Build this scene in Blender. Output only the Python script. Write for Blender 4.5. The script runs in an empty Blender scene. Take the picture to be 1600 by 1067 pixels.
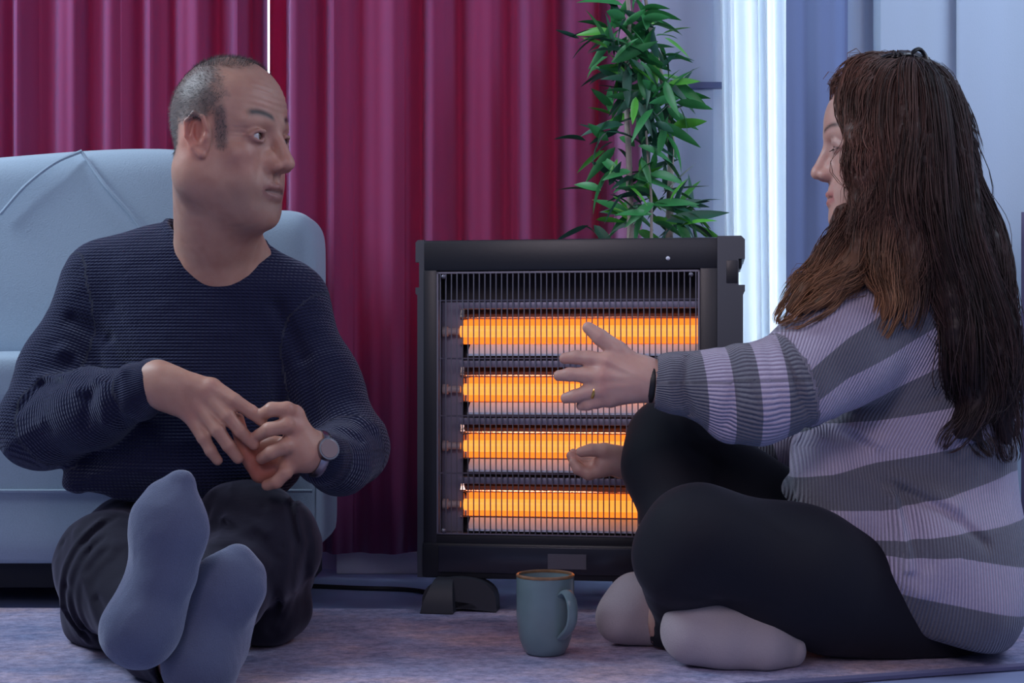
import bpy, bmesh, math, random
import numpy as np
from mathutils import Vector, Matrix
random.seed(7); RNG = np.random.default_rng(7)
SC = bpy.context.scene; COL = SC.collection
F = 2220.0; HC = 0.417; HOR = 565.0          # focal length in pixels (1600 wide), eye height, horizon row

def at(px, py, Y):
    """world point seen at (px, py) standing Y metres away"""
    return Vector(((px - 800) * Y / F, Y, HC - (py - HOR) * Y / F))

# ------------------------------------------------------------------ camera, world, lights, exposure
cam = bpy.data.cameras.new('camera'); camo = bpy.data.objects.new('camera', cam); COL.objects.link(camo)
camo.location = (0, 0, HC); camo.rotation_euler = (math.pi / 2, 0, 0)
cam.sensor_width = 36; cam.lens = F / 1600 * 36; cam.shift_y = (HOR - 533.5) / 1600
cam.clip_start = 0.05
SC.camera = camo
SC.view_settings.view_transform = 'Standard'; SC.view_settings.look = 'None'
SC.view_settings.gamma = 1; SC.view_settings.use_curve_mapping = False
SC.view_settings.exposure = 0.0

w = bpy.data.worlds.new('room_dusk'); SC.world = w; w.use_nodes = True
w.node_tree.nodes['Background'].inputs[0].default_value = (0.31, 0.38, 0.66, 1)
w.node_tree.nodes['Background'].inputs[1].default_value = 0.185

def area(name, loc, target, size, power, color, sy=None):
    l = bpy.data.lights.new(name, 'AREA'); l.energy = power; l.color = color
    l.shape = 'RECTANGLE'; l.size = size; l.size_y = sy or size
    o = bpy.data.objects.new(name, l); COL.objects.link(o); o.location = loc
    d = Vector(target) - Vector(loc); o.rotation_euler = d.to_track_quat('-Z', 'Y').to_euler()
    return o
area('assumed_left_light', (-1.75, 2.12, 1.85), (-0.5, 2.3, 0.6), 1.0, 36, (0.70, 0.86, 1.0), 1.0)  # assumed daylight from the left: a bare area lamp, no window modelled there
area('assumed_front_light', (0.9, -1.3, 1.7), (0.1, 2.2, 0.5), 1.8, 13, (0.80, 0.77, 1.0), 1.4)  # assumed soft light from behind the camera
area('sheer_window_light', (0.485, 3.12, 1.0), (0.485, 0.0, 1.0), 0.34, 14, (0.90, 0.95, 1.0), 2.3)
o_ = area('added_fill_light', (-0.55, 0.15, 1.45), (0.60, 2.0, 0.46), 0.55, 2.2, (1.0, 0.84, 0.93)); o_.data.spread = math.radians(75)  # added fill light out of frame, brightens the woman's sleeve and hand
area('curtain_window_light', (-0.55, 3.22, 1.3), (-0.55, 0.0, 1.3), 1.7, 30, (0.86, 0.88, 1.0), 1.6)
area('added_right_light', (1.5, 1.8, 1.7), (1.0, 2.7, 0.9), 0.9, 17, (0.68, 0.80, 1.0), 1.0)  # added lamp out of frame on the right, brightens the pale drapes

# ------------------------------------------------------------------ material helpers
MATS = {}
def mat(name, color=(.5,.5,.5), rough=.6, metal=0, **k):
    if name in MATS: return MATS[name]
    m = bpy.data.materials.new(name); m.use_nodes = True; nt = m.node_tree
    b = nt.nodes['Principled BSDF']
    b.inputs['Base Color'].default_value = (*color, 1); b.inputs['Roughness'].default_value = rough
    b.inputs['Metallic'].default_value = metal
    if 'emit' in k:
        b.inputs['Emission Color'].default_value = (*k['emit'], 1); b.inputs['Emission Strength'].default_value = k.get('es', 1)
    if 'coat' in k: b.inputs['Coat Weight'].default_value = k['coat']; b.inputs['Coat Roughness'].default_value = .15
    if 'sheen' in k:
        b.inputs['Sheen Weight'].default_value = k['sheen']; b.inputs['Sheen Roughness'].default_value = .4
        b.inputs['Sheen Tint'].default_value = (*k.get('tint', (1, 1, 1)), 1)
    if 'sss' in k:
        b.inputs['Subsurface Weight'].default_value = k['sss']; b.inputs['Subsurface Radius'].default_value = (1, .3, .15)
        b.inputs['Subsurface Scale'].default_value = .008
    if 'spec' in k: b.inputs['Specular IOR Level'].default_value = k['spec']
    if 'noise' in k:                     # (scale, amount, bump)
        sc, amt, bmp = k['noise']
        tc = nt.nodes.new('ShaderNodeTexCoord'); n = nt.nodes.new('ShaderNodeTexNoise')
        n.inputs['Scale'].default_value = sc; n.inputs['Detail'].default_value = 6
        nt.links.new(tc.outputs['Object'], n.inputs['Vector'])
        r = nt.nodes.new('ShaderNodeMixRGB'); r.blend_type = 'MIX'
        r.inputs[1].default_value = (*[c * (1 - amt) for c in color], 1); r.inputs[2].default_value = (*[min(1, c * (1 + amt)) for c in color], 1)
        nt.links.new(n.outputs['Fac'], r.inputs[0]); nt.links.new(r.outputs[0], b.inputs['Base Color'])
        if bmp:
            bu = nt.nodes.new('ShaderNodeBump'); bu.inputs['Strength'].default_value = bmp; bu.inputs['Distance'].default_value = .002
            nt.links.new(n.outputs['Fac'], bu.inputs['Height']); nt.links.new(bu.outputs[0], b.inputs['Normal'])
    MATS[name] = m; return m
def nodes(m): return m.node_tree, m.node_tree.nodes['Principled BSDF']
def N(nt, t, **k):
    n = nt.nodes.new(t)
    for a, v in k.items():
        if a in n.inputs: n.inputs[a].default_value = v
        else: setattr(n, a, v)
    return n
def L(nt, a, b): nt.links.new(a, b)
def math_node(nt, op, a, b=None, c=None):
    n = nt.nodes.new('ShaderNodeMath'); n.operation = op
    for i, v in enumerate((a, b, c)):
        if v is None: continue
        if isinstance(v, (int, float)): n.inputs[i].default_value = v
        else: nt.links.new(v, n.inputs[i])
    return n.outputs[0]

# ------------------------------------------------------------------ object helpers
WORLD_PARENTS = set()                          # things whose parts are modelled in world coordinates
def link(name, me, m=None, parent=None, smooth=True):
    o = bpy.data.objects.new(name, me); COL.objects.link(o)
    if m:
        for x in (m if isinstance(m, (list, tuple)) else [m]): me.materials.append(x)
    if smooth: me.polygons.foreach_set('use_smooth', [True] * len(me.polygons))
    if parent: o.parent = parent; o.matrix_parent_inverse = Matrix.Identity(4) if parent.name not in WORLD_PARENTS else Matrix.Translation(parent.location).inverted()
    return o
def tag(o, label=None, cat=None, group=None, kind=None):
    if label: o['label'] = label
    if cat: o['category'] = cat
    if group: o['group'] = group
    if kind: o['kind'] = kind
    return o
def thing(name, label, cat, loc=(0,0,0), rz=0, group=None, world=False):
    o = bpy.data.objects.new(name, None); COL.objects.link(o); o.location = loc; o.rotation_euler = (0, 0, rz)
    o.empty_display_size = .05
    if world: WORLD_PARENTS.add(o.name)
    return tag(o, label, cat, group)
def finish(bm, name, m, parent=None, smooth=True, bevel=0):
    if bevel:
        bmesh.ops.bevel(bm, geom=[e for e in bm.edges if len(e.link_faces) == 2 and e.calc_face_angle(0) > .6], offset=bevel, segments=2, profile=.6, affect='EDGES', clamp_overlap=True)
    bmesh.ops.recalc_face_normals(bm, faces=bm.faces)
    me = bpy.data.meshes.new(name); bm.to_mesh(me); bm.free()
    o = link(name, me, m, parent, smooth)
    if smooth:
        try: me.set_sharp_from_angle(angle=.7)
        except Exception: pass
    return o
def bx(bm, x0, x1, y0, y1, z0, z1):
    r = bmesh.ops.create_cube(bm, size=1)
    for v in r['verts']:
        v.co = Vector(((x0 if v.co.x < 0 else x1), (y0 if v.co.y < 0 else y1), (z0 if v.co.z < 0 else z1)))
    return r['verts']
def box(name, x0, x1, y0, y1, z0, z1, m, parent=None, bevel=0):
    bm = bmesh.new(); bx(bm, x0, x1, y0, y1, z0, z1); return finish(bm, name, m, parent, bevel > 0, bevel)
def prism(bm, pts, y0, y1):
    """closed outline in (x,z) extruded from y0 to y1"""
    a = [bm.verts.new((p[0], y0, p[1])) for p in pts]; b = [bm.verts.new((p[0], y1, p[1])) for p in pts]
    n = len(pts); bm.faces.new(a); bm.faces.new(b[::-1])
    for i in range(n): bm.faces.new((a[i], b[i], b[(i+1) % n], a[(i+1) % n]))
def tube(bm, pts, radii, seg=8, cap=True, closed=False):
    pts = [Vector(p) for p in pts]; n = len(pts)
    if isinstance(radii, (int, float)): radii = [radii] * n
    rings = []; up = None
    for i, p in enumerate(pts):
        t = (pts[(i+1) % n] - pts[i-1]) if closed else (pts[min(i+1, n-1)] - pts[max(i-1, 0)])
        t.normalize()
        if up is None: up = t.orthogonal().normalized()
        up = (up - t * up.dot(t)); up = up.normalized() if up.length > 1e-6 else t.orthogonal().normalized()
        s = t.cross(up)
        rings.append([bm.verts.new(p + (up * math.cos(a) + s * math.sin(a)) * radii[i]) for a in [2*math.pi*k/seg for k in range(seg)]])
    for i in range(n if closed else n - 1):
        a, b = rings[i], rings[(i+1) % n]
        for k in range(seg): bm.faces.new((a[k], a[(k+1) % seg], b[(k+1) % seg], b[k]))
    if cap and not closed:
        bm.faces.new(rings[0][::-1]); bm.faces.new(rings[-1])
def smooth_path(pts, n=6):
    pts = [Vector(p) for p in pts]; out = []
    P = [pts[0]*2 - pts[1]] + pts + [pts[-1]*2 - pts[-2]]
    for i in range(1, len(P) - 2):
        for k in range(n):
            t = k / n; a, b, c, d = P[i-1], P[i], P[i+1], P[i+2]
            out.append(.5*((2*b) + (c-a)*t + (2*a-5*b+4*c-d)*t*t + (3*b-a-3*c+d)*t**3))
    out.append(pts[-1]); return out
def lathe(bm, prof, seg=48):
    rings = []
    for r, z in prof:
        rings.append([bm.verts.new((r*math.cos(a), r*math.sin(a), z)) for a in [2*math.pi*k/seg for k in range(seg)]])
    for a, b in zip(rings, rings[1:]):
        for k in range(seg): bm.faces.new((a[k], a[(k+1) % seg], b[(k+1) % seg], b[k]))
    bm.faces.new(rings[0]); bm.faces.new(rings[-1])
def copy_part(o, parent, loc=None, rot=None, scale=None):
    c = o.copy(); COL.objects.link(c); c.parent = parent
    if loc is not None: c.location = loc
    if rot is not None: c.rotation_euler = rot
    if scale is not None: c.scale = scale
    return c

# ------------------------------------------------------------------ the setting
m_floor = mat('floor_vinyl', (.28, .34, .56), .55, noise=(9, .25, .1))
m_wall = mat('wall_paint', (.50, .56, .70), .85, noise=(3, .03, .05))
m_trim = mat('white_trim', (.85, .85, .95), .5)
tag(box('floor', -3, 3, -1.5, 2.86, -.05, 0, m_floor), kind='structure')
YW = 2.86
bm = bmesh.new()
for (a, b, c, d) in ((-3, -1.42, 0, 2.6), (-1.42, .22, 0, .45), (-1.42, .22, 2.2, 2.6), (.22, .405, 0, 2.6), (.405, .61, 0, .06), (.405, .61, 2.3, 2.6), (.61, 3, 0, 2.6)):
    bx(bm, a, b, YW, YW + .12, c, d)
tag(finish(bm, 'wall_back', m_wall, smooth=False), kind='structure')
tag(box('baseboard_back', -.345, .36, 2.79, YW, 0, .043, m_trim, bevel=.003), kind='structure')
# thin dark rail running across the pale wall between plant and sheer curtain
tag(box('trim_1', .30, .45, 2.845, YW + .0, .417 + 432*2.845/F - .006, .417 + 432*2.845/F + .007, mat('dark_rail', (.10, .12, .25), .5), bevel=.002), kind='structure')
# window 1 behind the sheer curtain, window 2 behind the crimson curtains
def window(n, x0, x1, z0, z1, mull):
    o = thing('window_%d' % n, None, None, (0, 0, 0)); o['kind'] = 'structure'
    m = mat('window_frame_white', (.6, .63, .72), .4); g = mat('window_glass', (.9, .95, 1), .0)
    nt, b = nodes(g); b.inputs['Transmission Weight'].default_value = 1; b.inputs['IOR'].default_value = 1.01
    t = .035
    for (a, c, d, e) in ((x0, x1, z0, z0+t), (x0, x1, z1-t, z1), (x0, x0+t, z0, z1), (x1-t, x1, z0, z1)):
        box('frame_bar', a, c, YW+.03, YW+.09, d, e, m, o, .003)
    xs = [x0 + (x1-x0)*i/(mull+1) for i in range(mull+2)]
    for x in xs[1:-1]: box('frame_bar', x-.02, x+.02, YW+.035, YW+.085, z0+t, z1-t, m, o, .003)
    for a, c in zip(xs, xs[1:]): box('pane', a+.02, c-.02, YW+.055, YW+.061, z0+t, z1-t, g, o)
window(1, .405, .61, .06, 2.3, 0)
window(2, -1.42, .22, .45, 2.2, 2)

# rug
m_rug = mat('faded_rug', (.3, .3, .5), .95)
nt, b = nodes(m_rug)
tc = N(nt, 'ShaderNodeTexCoord'); mp = N(nt, 'ShaderNodeMapping'); mp.inputs['Scale'].default_value = (1, 1.5, 1)
n1 = N(nt, 'ShaderNodeTexNoise', Scale=5.0, Detail=8.0, Roughness=.7); n2 = N(nt, 'ShaderNodeTexNoise', Scale=48.0, Detail=12.0, Roughness=.92)
L(nt, tc.outputs['Object'], mp.inputs[0]); L(nt, mp.outputs[0], n1.inputs['Vector']); L(nt, mp.outputs[0], n2.inputs['Vector'])
r1 = N(nt, 'ShaderNodeValToRGB'); cr = r1.color_ramp
cr.elements[0].position = .36; cr.elements[0].color = (.40, .43, .68, 1); cr.elements[1].position = .66; cr.elements[1].color = (.95, .68, .74, 1)
e = cr.elements.new(.5); e.color = (.66, .58, .80, 1)
r2 = N(nt, 'ShaderNodeValToRGB'); cr = r2.color_ramp
cr.elements[0].position = .40; cr.elements[0].color = (.25, .26, .36, 1); cr.elements[1].position = .60; cr.elements[1].color = (1, 1, 1, 1)
mx = N(nt, 'ShaderNodeMixRGB'); mx.blend_type = 'MULTIPLY'; mx.inputs[0].default_value = .9
L(nt, n1.outputs['Fac'], r1.inputs[0]); L(nt, n2.outputs['Fac'], r2.inputs[0]); L(nt, r1.outputs[0], mx.inputs[1]); L(nt, r2.outputs[0], mx.inputs[2])
L(nt, mx.outputs[0], b.inputs['Base Color'])
bu = N(nt, 'ShaderNodeBump', Strength=.6, Distance=.004); L(nt, n2.outputs['Fac'], bu.inputs['Height']); L(nt, bu.outputs[0], b.inputs['Normal'])
bm = bmesh.new()
rp = [(-1.6, 1.22), (.30, 1.815), (1.5, 2.16), (1.6, 2.33), (-1.6, 2.37)]
lo = [bm.verts.new((x, y, 0.0005)) for x, y in rp]; hi = [bm.verts.new((x, y, .008)) for x, y in rp]
bm.faces.new(hi); bm.faces.new(lo[::-1])
for i in range(5): bm.faces.new((lo[i], lo[(i+1) % 5], hi[(i+1) % 5], hi[i]))
rug = thing('rug', 'faded bluish purple distressed rug under the two people and mug', 'rug', (0, 0, 0))
finish(bm, 'pile', m_rug, rug, False)
bm = bmesh.new()
prev = rp[0]
tube(bm, [(rp[0][0], rp[0][1]+.004, .006), (rp[2][0], rp[2][1]+.004, .006)], .0048, 6)
finish(bm, 'bound_edge', mat('rug_binding', (.12, .12, .22), .9), rug)

# ------------------------------------------------------------------ curtains
def curtain(name, label, x0, x1, yc, z0, z1, m, folds, amp, seed, cat='curtain', group=None, lean0=0, lean1=0, fn=None, rows=14, per=26):
    rg = random.Random(seed); n = int(folds * per)
    ph = [rg.uniform(-.55, .55) for _ in range(int(folds) + 3)]; am = [rg.uniform(.45, 1.25) for _ in range(int(folds) + 3)]
    bm = bmesh.new(); g = []
    for j in range(rows + 1):
        v = j / rows; row = []
        for i in range(n + 1):
            u = i / n; t = u * folds; k = int(t); f = t - k
            a = am[k] * (1-f) + am[k+1] * f; p = ph[k] * (1-f) + ph[k+1] * f
            a *= 1 + .25 * (1 - v) * math.sin(k * 2.3)
            y = yc + amp * a * math.sin(2*math.pi*t + p*2.2 + .25*math.sin(3*v + k)) + amp * .22 * math.sin(2*math.pi*t*2.35 + 1.3 + p)
            if fn: y += fn(u, v)
            x = x0 + (x1 - x0) * u + (lean0 * (1-u) + lean1 * u) * (1 - v) + amp*.25*math.sin(2*math.pi*t*.5+seed)
            row.append(bm.verts.new((x, y, z0 + (z1 - z0) * v)))
        g.append(row)
    for a, c in zip(g, g[1:]):
        for i in range(n): bm.faces.new((a[i], a[i+1], c[i+1], c[i]))
    o = finish(bm, name, m); 
    sm = o.modifiers.new('thick', 'SOLIDIFY'); sm.thickness = .0015
    tag(o, label, cat, group)
    return o
def cloth(name, color, trans, tcol, sheen=.5, tint=(1, 1, 1), weave=900, shade=None):
    m = mat(name, color, .85, sheen=sheen, tint=tint); nt, b = nodes(m)
    out = nt.nodes['Material Output']
    tr = N(nt, 'ShaderNodeBsdfTranslucent'); tr.inputs[0].default_value = (*tcol, 1)
    mx = N(nt, 'ShaderNodeMixShader'); mx.inputs[0].default_value = trans
    L(nt, b.outputs[0], mx.inputs[1]); L(nt, tr.outputs[0], mx.inputs[2]); L(nt, mx.outputs[0], out.inputs[0])
    tc = N(nt, 'ShaderNodeTexCoord'); n = N(nt, 'ShaderNodeTexNoise', Scale=float(weave), Detail=2.0)
    mp = N(nt, 'ShaderNodeMapping'); mp.inputs['Scale'].default_value = (1, 1, .3); L(nt, tc.outputs['Object'], mp.inputs[0]); L(nt, mp.outputs[0], n.inputs['Vector'])
    bu = N(nt, 'ShaderNodeBump', Strength=.25, Distance=.001); L(nt, n.outputs['Fac'], bu.inputs['Height']); L(nt, bu.outputs[0], b.inputs['Normal'])
    return m
m_crim = cloth('crimson_velvet', (.25, .05, .165), .27, (.74, .010, .08), .9, (.72, .55, 1.0))
CX = lambda px, Y=2.73: (px - 800) * Y / F
curtain('curtain', 'crimson and purple curtain hanging behind the grey sofa, left of the light slit', CX(-400), CX(425), 2.725, .05, 1.9, m_crim, 12.5, .021, 3, group=None, lean1=.0)
curtain('curtain', 'crimson and purple curtain hanging between the man and the plant', CX(414), CX(960), 2.725, .05, 1.9, m_crim, 7.6, .023, 11, fn=lambda u, v: .085*max(0, min(1, (.075-u)/.03)))
m_lil = cloth('lilac_voile', (.50, .26, .42), .35, (.75, .45, .62), .2, (1, 1, 1))
curtain('voile_curtain', 'thin lilac pink voile edge hanging behind the plant', CX(935, 2.8), CX(1003, 2.8), 2.80, .06, 1.9, m_lil, 1.6, .010, 5)
m_sheer = cloth('white_sheer', (.75, .82, .9), .72, (.93, .97, 1.0), .1)
curtain('sheer_curtain', 'glowing white sheer curtain with daylight behind it, right of the plant', CX(1108, 2.78), CX(1243, 2.78), 2.775, .02, 1.95, m_sheer, 4.6, .024, 8, lean0=.035, lean1=.01)
m_blue = cloth('blue_grey_drape', (.20, .26, .46), .10, (.35, .42, .65), .2)
curtain('drape', 'slate blue drape between the white sheer curtain and the woman', CX(1230, 2.70), CX(1325, 2.70), 2.70, .02, 1.95, m_blue, 1.4, .012, 4)
m_pale = cloth('pale_blue_drape', (.48, .58, .72), .10, (.6, .65, .8), .2)
curtain('drape', 'pale grey blue drape panel with ruffled edge above the womans head', CX(1318, 2.73), CX(1372, 2.73), 2.735, .02, 1.95, m_pale, 1.2, .006, 6)
curtain('drape', 'wide pale grey drape behind the womans hair', CX(1374, 2.66), CX(1506, 2.66), 2.67, .02, 1.95, m_pale, 1.0, .004, 9, fn=lambda u, v: .03*(u<.02))
curtain('drape', 'pale blue drape at the right edge of the picture', CX(1503, 2.62), CX(1720, 2.62), 2.645, .02, 1.95, m_pale, 1.2, .012, 12)
curtain('drape', 'narrow dusky plum drape edge beside the womans back', CX(1598, 2.45), CX(1700, 2.45), 2.45, .02, .417-(330-565)*2.45/F, cloth('plum_drape', (.10, .08, .16), .05, (.2, .1, .2)), 1.4, .012, 2)
# ------------------------------------------------------------------ sofa
m_sofa = mat('sofa_fabric', (.36, .44, .54), .9, sheen=.4, tint=(.8,.9,1), noise=(420, .10, .35))
m_dark = mat('sofa_base_dark', (.02, .02, .03), .8)
sofa = thing('sofa', 'light grey blue upholstered sofa behind the man', 'sofa', (-1.0, 2.45, 0))
def soft_box(name, x0, x1, y0, y1, z0, z1, r, m, parent, fn=None, cut=6):
    bm = bmesh.new(); bx(bm, x0, x1, y0, y1, z0, z1)
    bmesh.ops.subdivide_edges(bm, edges=bm.edges[:], cuts=cut, use_grid_fill=True)
    for v in bm.verts:                                  # rounded-box projection
        q = Vector((min(max(v.co.x, x0+r), x1-r), min(max(v.co.y, y0+r), y1-r), min(max(v.co.z, z0+r), z1-r)))
        d = v.co - q
        if d.length > 1e-6: v.co = q + d.normalized() * r
        if fn: v.co += Vector(fn(v.co))
    o = finish(bm, name, m, parent); s = o.modifiers.new('s', 'SUBSURF'); s.levels = 1; s.render_levels = 2
    o.location = -Vector(parent.location) if parent else (0, 0, 0)
    return o
XR = (498-800)*2.36/F
soft_box('seat_base', -2.2, XR, 2.36, 2.66, .075, .40, .022, m_sofa, sofa)
soft_box('seat_cushion', -2.2, XR-.03, 2.345, 2.60, .33, .437, .03, m_sofa, sofa, lambda c: (0, 0, .006*math.sin(c.x*9)))
def back_fn(c):
    # top edge dips towards the outer arm, puckers along the piping
    t = max(0, (c.z-.55)/.25)
    return (0, -.012*math.sin((c.x+.5)*5)*t, t*(.006*math.sin((c.x+.9)*9) + .05*(c.x+.72)))
soft_box('backrest', -1.9, -.665+.17, 2.48, 2.665, .40, .790, .04, m_sofa, sofa, back_fn, 10)
soft_box('armrest', -.56, XR-.02+.0, 2.44, 2.655, .38, .417+(565-329)*2.5/F, .045, m_sofa, sofa, None, 8)
def on(px, py, Y): return at(px, py, Y)
for pts in ([(0, 335, 2.47), (40, 290, 2.47), (85, 255, 2.472), (128, 236, 2.49)], [(128, 238, 2.49), (165, 290, 2.475), (205, 335, 2.473), (230, 372, 2.474)]):
    bm = bmesh.new(); tube(bm, smooth_path([at(*p) for p in pts]), .0032, 6); o = finish(bm, 'piping', m_sofa, sofa); o.location = -Vector(sofa.location)
bm = bmesh.new(); tube(bm, [(-2.19, 2.357, .417-202*2.357/F), (XR-.01, 2.357, .417-202*2.357/F)], .0035, 6)
o = finish(bm, 'piping', m_sofa, sofa); o.location = -Vector(sofa.location)
bm = bmesh.new(); tube(bm, [(XR-.004, 2.357, .09), (XR-.004, 2.357, .30)], .0025, 6)
o = finish(bm, 'piping', m_sofa, sofa); o.location = -Vector(sofa.location)
box('plinth', -2.15+1.0, XR-.03+1.0, -.02, .18, .03, .078, m_dark, sofa, .004)
for x in (-2.05, -1.2, XR-.12):
    for y in (2.44, 2.60): box('leg', x+1.0, x+.05+1.0, y-2.45, y+.05-2.45, 0, .06, m_dark, sofa, .004)

# ------------------------------------------------------------------ heater
m_blk = mat('heater_black', (.012, .013, .020), .38, noise=(200, .1, .05))
m_case = mat('heater_casing', (.016, .018, .028), .42)
m_wire = mat('heater_wire', (.20, .19, .24), .4, .6)
m_refl = mat('heater_reflector', (.92, .66, .50), .10, 1.0)
m_plate = mat('heater_end_plate', (.26, .25, .34), .45, .6)
m_glow = mat('quartz_glow', (.8, .3, .1), .4, emit=(1.0, .29, .038), es=1.55)
m_cer = mat('ceramic_end', (.5, .42, .42), .6)
HA = math.radians(-8.0)
hl = at(654, 905, 2.36)
heater = thing('electric_heater', 'black quartz heater with four glowing orange bars behind a wire grille', 'heater', (hl.x, hl.y, 0), HA)
# local x: 0..W left to right, local y: 0 front, + back, z up
W = .535; S = F / 2.33
def zz(py): return .417 - (py - 565) * 2.34 / F
ZB, ZT = zz(905), zz(374)
GX0, GX1, GZ0, GZ1 = .031, .463, zz(836), zz(424)
def hbox(name, *a, m=m_blk, bevel=.003): return box(name, *a, m, heater, bevel)
hbox('top_rail', .008, W-.004, 0, .11, GZ1+.001, ZT, bevel=.006)
hbox('left_stile', .008, GX0, 0, .10, ZB, GZ1+.003)
hbox('right_stile', GX1, GX1+.030, 0, .10, ZB, GZ1+.003)
hbox('bottom_rail', .008, W-.02, .001, .10, zz(855), GZ0+.0, bevel=.003)
hbox('base_box', .006, W-.01, -.004, .115, ZB, zz(849), bevel=.006)
hbox('control_panel', .035, GX1-.004, -.0085, .0, zz(895), zz(853), m=mat('panel_gloss', (.020, .021, .035), .22, coat=.3), bevel=.002)
hbox('rating_sticker', .217, .280, -.0100, -.0085, zz(886), zz(863), m=mat('sticker_grey', (.10, .095, .125), .5), bevel=.0)
m_cheek = mat('heater_cheek', (.040, .046, .066), .42, spec=.8)  # lighter and bluer than the casing, to suggest daylight on the left edge
# side cheeks with hand grip notches
for nm, x0, x1, sgn in (('side_cheek', -.006, .009, -1), ('side_cheek', GX1+.028, W, 1)):
    bm = bmesh.new(); z1 = ZT + .001; zn1, zn0 = ZT-.036, ZT-.078
    if sgn > 0: pts = [(x0, ZB), (x1-.003, ZB), (x1-.003, zn0-.013), (x1, zn0-.010), (x1, zn0), (x1-.010, zn0), (x1-.010, zn1), (x1, zn1), (x1, z1-.006), (x1-.006, z1), (x0, z1)]
    else: pts = [(x1, ZB), (x0+.003, ZB), (x0+.003, zn0-.013), (x0, zn0-.010), (x0, zn0), (x0+.006, zn0), (x0+.006, zn1), (x0, zn1), (x0, z1-.004), (x0+.004, z1), (x1, z1)]
    prism(bm, pts, -.006 if sgn > 0 else .004, .13); finish(bm, nm, m_cheek, heater, True, .0045 if sgn < 0 else .002)
    if sgn > 0: hbox('grip_recess', x1-.030, x1-.011, -.0065, .02, zn0+.002, zn1-.002, m=m_blk, bevel=.002)
hbox('back_panel', .01, W-.01, .095, .105, ZB, ZT-.01, bevel=0)
# bright inner lip of the opening
bm = bmesh.new()
for a in ((GX0, GX0+.003, GZ0, GZ1), (GX1-.003, GX1, GZ0, GZ1), (GX0, GX1, GZ1-.003, GZ1), (GX0, GX1, GZ0, GZ0+.002)): bx(bm, a[0], a[1], -.002, .012, a[2], a[3])
finish(bm, 'grille_frame', m_wire, heater, False)
# four bars with their troughs
centres = [zz(517), zz(609), zz(699), zz(792)]
TX0, TX1 = GX0 + .038, GX1 + .0
for i, zc in enumerate(centres):
    bm = bmesh.new(); prof = []
    for k in range(17):                              # parabolic trough, the bar in its focus
        zr = -.020 + .040*k/16; prof.append((.034 + .0185 - zr*zr/.060, zc + zr))
    prof = [(.036, zc-.0215)] + prof + [(.040, zc+.024), (.044, zc+.037)]
    v0 = [bm.verts.new((TX0-.006, y, z)) for y, z in prof]; v1 = [bm.verts.new((TX1, y, z)) for y, z in prof]
    for k in range(len(prof)-1): bm.faces.new((v0[k], v1[k], v1[k+1], v0[k+1]))
    finish(bm, 'reflector', m_refl, heater)
    bm = bmesh.new(); tube(bm, [(TX0+.002 if i else TX0-.004, .034, zc), (TX1-.002, .034, zc)], .0095, 16); finish(bm, 'quartz_tube', m_glow, heater)
    bm = bmesh.new(); tube(bm, [(GX0+.004, .034, zc), (GX0+.012, .034, zc), (GX0+.013, .034, zc), (TX0-.004, .034, zc)], [.009, .009, .006, .006], 12); finish(bm, 'tube_end', m_cer, heater)
    hbox('divider', TX0-.002, TX1, .006, .030, zc+.037, zc+.048, m=m_plate, bevel=.001)
    bm = bmesh.new(); pr = [(.037, zc-.0215), (.008, zc-.0375), (.006, zc-.0375), (.006, zc-.041), (.010, zc-.041), (.038, zc-.024)]
    v0 = [bm.verts.new((TX0+.012, y, z)) for y, z in pr]; v1 = [bm.verts.new((TX1, y, z)) for y, z in pr]
    bm.faces.new(v0); bm.faces.new(v1[::-1])
    for k in range(6): bm.faces.new((v0[k], v1[k], v1[(k+1) % 6], v0[(k+1) % 6]))
    finish(bm, 'lower_lip', mat('lip_reflection_tone', (.72, .82, 1.0), .55, .0), heater, False)  # bluish white colour carries the room's reflection on the lips
bm = bmesh.new(); bx(bm, GX0, TX0-.004, .046, .050, GZ0, zz(470)); finish(bm, 'end_plate', m_plate, heater, False)
hbox('inner_back', GX0, GX1, .068, .072, GZ0, GZ1, m=mat('inner_dark', (.03, .025, .035), .6), bevel=0)
# wires
bm = bmesh.new(); tube(bm, [(0, 0, GZ0), (0, -.001, (GZ0+GZ1)/2), (0, 0, GZ1)], .0011, 6)
w0 = finish(bm, 'grille_wire', m_wire, heater); nW = 46
for k in range(nW):
    x = GX0 + .006 + (GX1-GX0-.012) * k/(nW-1)
    if k == 0: w0.location = (x, -.001, 0)
    else: copy_part(w0, heater, (x, -.001, 0))
for z in (zz(469), zz(560), zz(650), zz(740)):
    bm = bmesh.new(); tube(bm, [(GX0, .0015, z), (GX1, .0015, z)], .0014, 6); finish(bm, 'grille_rail', m_wire, heater)
for x, z in ((GX0+.012, GZ1-.008), (GX1-.014, GZ1-.008), (GX0+.012, GZ0+.006), (GX1-.014, GZ0+.006)):
    bm = bmesh.new(); bmesh.ops.create_uvsphere(bm, u_segments=10, v_segments=6, radius=.004, matrix=Matrix.Translation((x, -.003, z))); finish(bm, 'screw', m_wire, heater)
bm = bmesh.new(); bmesh.ops.create_uvsphere(bm, u_segments=14, v_segments=8, radius=.0035, matrix=Matrix.Translation((.412, -.001, ZT-.034))); finish(bm, 'highlight_bead', mat('highlight_white', (.7,.7,.8), .3), heater)  # white bead standing in for a tiny highlight on the top rail
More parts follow.
